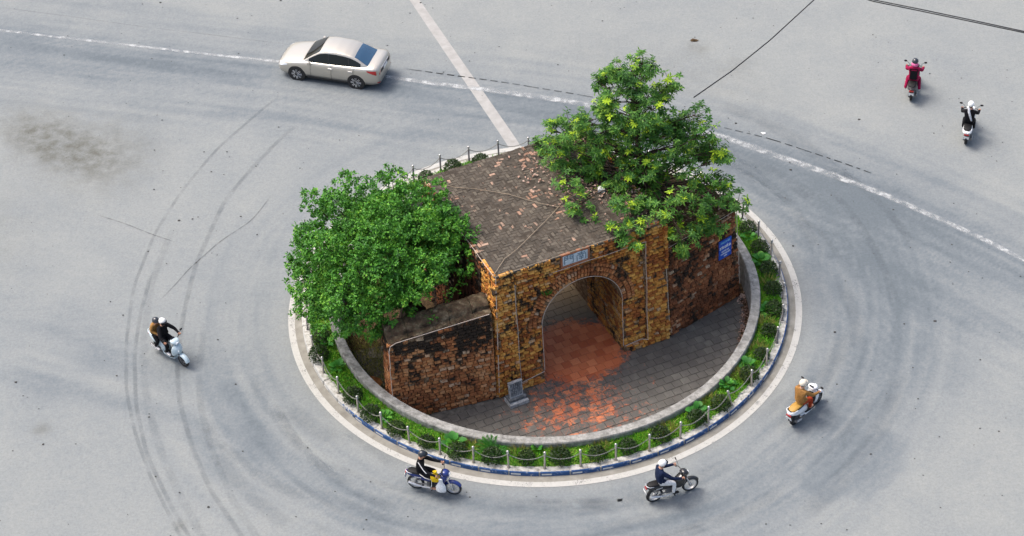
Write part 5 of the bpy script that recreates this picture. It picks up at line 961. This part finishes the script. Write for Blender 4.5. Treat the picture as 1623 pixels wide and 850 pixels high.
def person(label, bike_loc, bike_rz, lean=0, top='cloth_black', legs='cloth_black', shoes='shoe_white', helmet='helmet_white', hip=(.18, 0, .87), sho=(.26, 0, 1.33), head=(.33, 0, 1.58), hands=((.83, .33, 1.03), (.83, -.33, 1.03)), elbows=((.50, .30, 1.10), (.50, -.30, 1.10)), knees=((.62, .17, .74), (.62, -.17, .74)), feet=((.60, .20, .33), (.60, -.20, .33)), mask=False, fat=1.16, extra=None, group='people riding motorbikes'):
    """one continuous skinned figure in bike coordinates, coloured by body region"""
    o = thing('person', label, 'person', bike_loc, bike_rz, group); o.rotation_euler = (R(lean), 0, bike_rz); V = []; E = []; Rd = []; reg = []
    def v(p_, r, rx=None): V.append(Vector(p_)); Rd.append((r * fat if rx is None else rx, r * fat)); return len(V) - 1
    hip, sho, head = Vector(hip), Vector(sho), Vector(head); up = (sho - hip)
    pel = v(hip, .145); wa = v(hip + up * .38, .13); chs = v(hip + up * .78, .15); nk0 = v(sho + Vector((.0, 0, .05)), .075); nk = v(sho.lerp(head, .5) + Vector((-.01, 0, .02)), .055); hd0 = v(head + Vector((.01, 0, -.05)), .085); hd1 = v(head + Vector((-.01, 0, .05)), .085)
    E += [(pel, wa), (wa, chs), (chs, nk0), (nk0, nk), (nk, hd0), (hd0, hd1)]; segs = [(pel, wa, 'top'), (wa, chs, 'top'), (chs, nk0, 'top'), (nk0, nk, 'skin'), (nk, hd0, 'skin'), (hd0, hd1, 'skin')]
    for s in (0, 1):
        y = 1 if s == 0 else -1; sh = v(sho + Vector((0, y * .175, -.01)), .075); el = v(elbows[s], .052); wr_ = v(Vector(elbows[s]).lerp(Vector(hands[s]), .82), .036); ha = v(hands[s], .032)
        E += [(chs, sh), (sh, el), (el, wr_), (wr_, ha)]; segs += [(chs, sh, 'top'), (sh, el, 'top'), (el, wr_, 'top'), (wr_, ha, 'skin')]
        hp = v(hip + Vector((.06, y * .095, -.03)), .10); kn = v(knees[s], .070); an = v(Vector(feet[s]) + Vector((-.03, 0, .06)), .048); he = v(Vector(feet[s]) + Vector((-.02, 0, 0)), .045); to = v(Vector(feet[s]) + Vector((.17, 0, -.015)), .038)
        E += [(pel, hp), (hp, kn), (kn, an), (an, he), (he, to)]; segs += [(pel, hp, 'legs'), (hp, kn, 'legs'), (kn, an, 'legs'), (an, he, 'shoes'), (he, to, 'shoes')]
    me = bpy.data.meshes.new('b'); me.from_pydata(V, E, []); tmp = link('b', me); md = tmp.modifiers.new('s', 'SKIN'); md.use_smooth_shade = True
    for i, sv in enumerate(me.skin_vertices[0].data): sv.radius = Rd[i]; sv.use_root = (i == pel)
    sb = tmp.modifiers.new('u', 'SUBSURF'); sb.levels = 2; sb.render_levels = 2
    dg = bpy.context.evaluated_depsgraph_get(); bme = bpy.data.meshes.new_from_object(tmp.evaluated_get(dg)); bpy.data.objects.remove(tmp)
    bm = bmesh.new(); bm.from_mesh(bme)
    # fingers curled over the grips, thumb below
    def cap(path, rad):
        m = MB(); m.tube(path, rad, 5); base = [bm.verts.new(q) for q in m.v]
        for f in m.f: bm.faces.new([base[i] for i in f])
    for s in (0, 1):
        h = Vector(hands[s]); y = 1 if s == 0 else -1
        for k in range(4):
            q = h + Vector((.01, y * (.034 - k * .022), .012)); L = (.030, .036, .034, .027)[k]; cap([q, q + Vector((L, 0, .008)), q + Vector((L + .012, 0, -.024)), q + Vector((L - .012, 0, -.042))], [.011, .0105, .0095, .008])
        q = h + Vector((-.012, -y * .03, 0)); cap([q, q + Vector((.018, -y * .024, -.012)), q + Vector((.042, -y * .026, -.024))], [.012, .011, .009])
    # face: nose, eyes, mouth, ears
    f_ = head + Vector((.085, 0, -.02)); cap([f_ + Vector((-.01, 0, .03)), f_ + Vector((.022, 0, -.01)), f_ + Vector((.0, 0, -.022))], [.008, .014, .010])
    for y in (-1, 1): cap([f_ + Vector((-.004, y * .034, .026)), f_ + Vector((.006, y * .034, .026))], [.010, .006]); cap([head + Vector((0, y * .083, -.035)), head + Vector((-.01, y * .097, -.015)), head + Vector((-.005, y * .085, .01))], [.010, .014, .010])
    cap([f_ + Vector((-.004, -.022, -.05)), f_ + Vector((.008, 0, -.052)), f_ + Vector((-.004, .022, -.05))], [.004, .007, .004])
    bm.to_mesh(bme); bm.free()
    mats = [top, legs, shoes, 'skin', 'cloth_black']; ix = {'top': 0, 'legs': 1, 'shoes': 2, 'skin': 3}
    for mm in mats: bme.materials.append(M[mm])
    for pl_ in bme.polygons:
        c = pl_.center; best = None
        for a, b_, rgn in segs:
            A, B_ = V[a], V[b_]; d = B_ - A; q = max(0, min(1, (c - A).dot(d) / max(d.length_squared, 1e-9))); ds = (A + d * q - c).length - (Rd[a][0] * (1 - q) + Rd[b_][0] * q)
            if best is None or ds < best[0]: best = (ds, rgn)
        k = ix[best[1]]
        if best[1] == 'legs' and c.z > hip.z + .02: k = 0
        if mask and best[1] == 'skin' and (c - head).length < .16 and c.z < head.z - .0 and c.x > head.x: k = 4
        pl_.material_index = k; pl_.use_smooth = True
    bme.name = 'body'; link('body', bme, o)
    hc = head + Vector((-.008, 0, .035))
    m = MB(); rings = []
    for i in range(8):
        a = math.pi * .60 * i / 7; z = .125 * math.cos(a); r_ = .125 * math.sin(a); rings.append([hc + Vector((max(1e-4, r_) * 1.12 * math.cos(b_), max(1e-4, r_) * math.sin(b_), z if math.cos(b_) < .2 or i < 5 else max(z, .0))) for b_ in np.linspace(0, 2 * math.pi, 17)[:-1]])
    m.loft(rings, 0, False); hl = m.build('helmet', helmet, o, 60)
    m = MB(); vr = [[hc + Vector((.15 * math.cos(b_) + dx, .13 * math.sin(b_), dz)) for b_ in np.linspace(-1.0, 1.0, 9)] for dx, dz in ((-.012, .035), (.035, .012), (.03, .002), (-.012, .022))]; m.loft(vr, 0, False, False); m.build('visor', 'visor_dark' if helmet != 'helmet_cream' else helmet, hl, 60)
    m = MB(); m.ball(head + Vector((-.03, 0, -.02)), (.085, .088, .10), 0, 12, 8); m.build('hair', 'cloth_black', o, 60)
    if extra: extra(o, hip, sho, head)
    return o
def place(px_rear, px_front, wb): 
    a, b_ = Vector((*px_rear, 0)), Vector((*px_front, 0)); d = (b_ - a).normalized(); mid = (a + b_) / 2; return mid - d * wb / 2, math.atan2(d.y, d.x)
# 1 pale blue scooter with two people, heading to the lower right
fr = Vector((-12.53, -2.57, 0)); hdg = R(-43); l1 = fr - Vector((math.cos(hdg), math.sin(hdg), 0)) * 1.26
scooter('motor_scooter', 'pale blue scooter with two people on the left carriageway', l1, hdg, 'paint_pale_blue', plate=False)
person('person in black with white helmet and face mask driving the pale blue scooter', l1, hdg, top='cloth_black', legs='cloth_black', helmet='helmet_white', mask=True, hip=(.30, 0, .88), sho=(.40, 0, 1.34), head=(.46, 0, 1.58), elbows=((.62, .33, 1.14), (.62, -.33, 1.14)), feet=((.66, .17, .36), (.66, -.17, .36)), knees=((.72, .17, .74), (.72, -.17, .74)))
person('person in brown jacket and white shoes sitting behind the masked driver', l1, hdg, top='cloth_brown', legs='cloth_black', helmet='helmet_dark', hip=(-.08, 0, .88), sho=(.06, -.02, 1.29), head=(.15, -.05, 1.47), hands=((.28, .16, 1.0), (.28, -.16, 1.0)), elbows=((.06, .27, 1.10), (.06, -.27, 1.10)), knees=((.27, .22, .73), (.27, -.22, .73)), feet=((.18, .24, .40), (.18, -.24, .40)))
# 2 blue underbone with shopping bags
l2, h2 = place((-4.5, -8.82), (-3.26, -9.17), 1.24)
underbone('motorbike', 'blue motorbike with wire wheels passing below the kerb', l2, h2, 'paint_blue')
def stripes(o, hip, sho, head):
    for y in (1, -1):
        m = MB(); m.tube([hip + Vector((.05, y * .20, .0)), Vector((.40, y * .255, .80)), Vector((.62, y * .245, .74)), Vector((.61, y * .255, .5)), Vector((.58, y * .255, .40))], .013, 5); m.build('stripe', 'cloth_white', o, 60)
        m = MB(); m.tube([sho + Vector((-.02, y * .2, .07)), Vector((.4, y * .33, 1.22)), Vector((.50, y * .355, 1.12))], .014, 5); m.build('stripe', 'cloth_white', o, 60)
person('person in black striped tracksuit and dark helmet on the blue motorbike', l2, h2, helmet='helmet_dark', shoes='skin', extra=stripes, hip=(.16, 0, .88), sho=(.22, 0, 1.34), head=(.30, 0, 1.58))
def bag(name, label, mat, loc, rz, s, cx):
    m = MB(); q = random.Random(cx); rings = []
    for i, (z, k) in enumerate(((0, .45), (.08, .92), (.22, 1.0), (.40, .95), (.58, .78), (.72, .48), (.82, .30), (1.0, .38))): rings.append([Vector(((k * .5 + q.uniform(-.05, .05)) * s[0] * math.cos(a), (k * .5 + q.uniform(-.05, .05)) * s[1] * math.sin(a), z * s[2])) for a in np.linspace(0, 2 * math.pi, 13)[:-1]])
    m.loft(rings); o = m.build(name, mat, None, 60, loc); o.rotation_euler = (0, 0, rz); tag(o, label, 'bag')
rot2 = Matrix.Rotation(h2, 3, 'Z'); bag('plastic_bag', 'yellow plastic bag held in front of the rider of the blue motorbike', 'bag_yellow', l2 + rot2 @ Vector((.72, -.16, .66)), h2, (.34, .26, .42), 1); bag('plastic_bag', 'white plastic bag hanging from the blue motorbike', 'bag_white', l2 + rot2 @ Vector((.92, -.25, .27)), h2, (.34, .16, .58), 2)
# 3 black underbone, rider in white trousers
l3, h3 = place((3.11, -9.86), (4.27, -9.46), 1.24)
underbone('motorbike', 'black motorbike with wire wheels at the lower right of the island', l3, h3, 'paint_black')
person('person in navy jacket, white trousers and white helmet on the black motorbike', l3, h3, top='cloth_navy', legs='cloth_white', shoes='shoe_black', helmet='helmet_white', hip=(.14, 0, .88), sho=(.20, 0, 1.35), head=(.27, 0, 1.59))
# 4 white scooter with tan seat
l4, h4 = place((7.95, -6.72), (8.9, -5.71), 1.26)
scooter('motor_scooter', 'white scooter with tan seat on the right carriageway', l4, h4, 'paint_white', 'vinyl_tan')
def quilt(o, hip, sho, head):
    m = MB(); 
    for k in range(7): m.tube([hip.lerp(sho, .1 + k * .12) + Vector((-.155 * math.cos(a) + .0, .165 * math.sin(a), .03 * math.sin(a * 3))) for a in np.linspace(-1.2, 1.2, 9)], .010, 5)
    m.build('quilting', 'cloth_brown', o, 60)
person('person in tan quilted jacket, rust trousers and cream helmet on the white scooter', l4, h4, top='cloth_tan', legs='cloth_rust', shoes='skin', helmet='helmet_cream', hip=(.22, 0, .88), sho=(.27, 0, 1.33), head=(.34, 0, 1.57), fat=1.25, feet=((.66, .14, .36), (.66, -.14, .36)), knees=((.66, .15, .76), (.66, -.15, .76)), extra=quilt)
# 5, 6 scooters riding away
l5, h5 = place((14.92, 10.97), (15.28, 12.27), 1.26); l6, h6 = place((16.52, 8.04), (16.9, 9.27), 1.26)
scooter('motor_scooter', 'dark scooter riding away, the farther one at the upper right', l5, h5, 'paint_dark')
def cape(o, hip, sho, head):
    m = MB(); m.loft([[sho + Vector((-.11 - .05 * t_, y * (.17 - .02 * t_), .03 - .42 * t_)) for y in np.linspace(-1, 1, 6)] for t_ in np.linspace(0, 1, 5)], 0, False, False); m.loft([[sho + Vector((-.19 - .03 * t_, y * (.15 - .02 * t_), .0 - .40 * t_)) for y in np.linspace(-1, 1, 6)] for t_ in np.linspace(0, 1, 5)], 0, False, False); m.build('backpack', 'cloth_dark', o, 60)
    m = MB(); m.ball(head + Vector((-.05, 0, -.08)), (.13, .14, .11), 0, 12, 8); m.build('hood', 'cloth_pink', o, 60)
person('person in magenta jacket with pink hood and dark backpack on the farther scooter', l5, h5, top='cloth_magenta', legs='cloth_magenta', shoes='shoe_white', helmet='helmet_dark', feet=((.22, .27, .36), (.22, -.27, .36)), knees=((.55, .21, .72), (.55, -.21, .72)), fat=1.25, extra=cape)
scooter('motor_scooter', 'white scooter riding away, rightmost at the upper right', l6, h6, 'paint_white')
def scarf(o, hip, sho, head):
    m = MB(); m.tube([head + Vector((-.06, .05, -.10)), sho + Vector((-.12, .04, .05)), sho + Vector((-.20, -.03, -.1)), sho + Vector((-.21, -.10, -.30))], [.05, .05, .045, .03], 7); m.build('scarf', 'cloth_grey', o, 60)
person('person in black jacket with white helmet and pale scarf on the rightmost scooter', l6, h6, top='cloth_black', legs='cloth_dark', shoes='shoe_black', helmet='helmet_white', extra=scarf, fat=1.2)
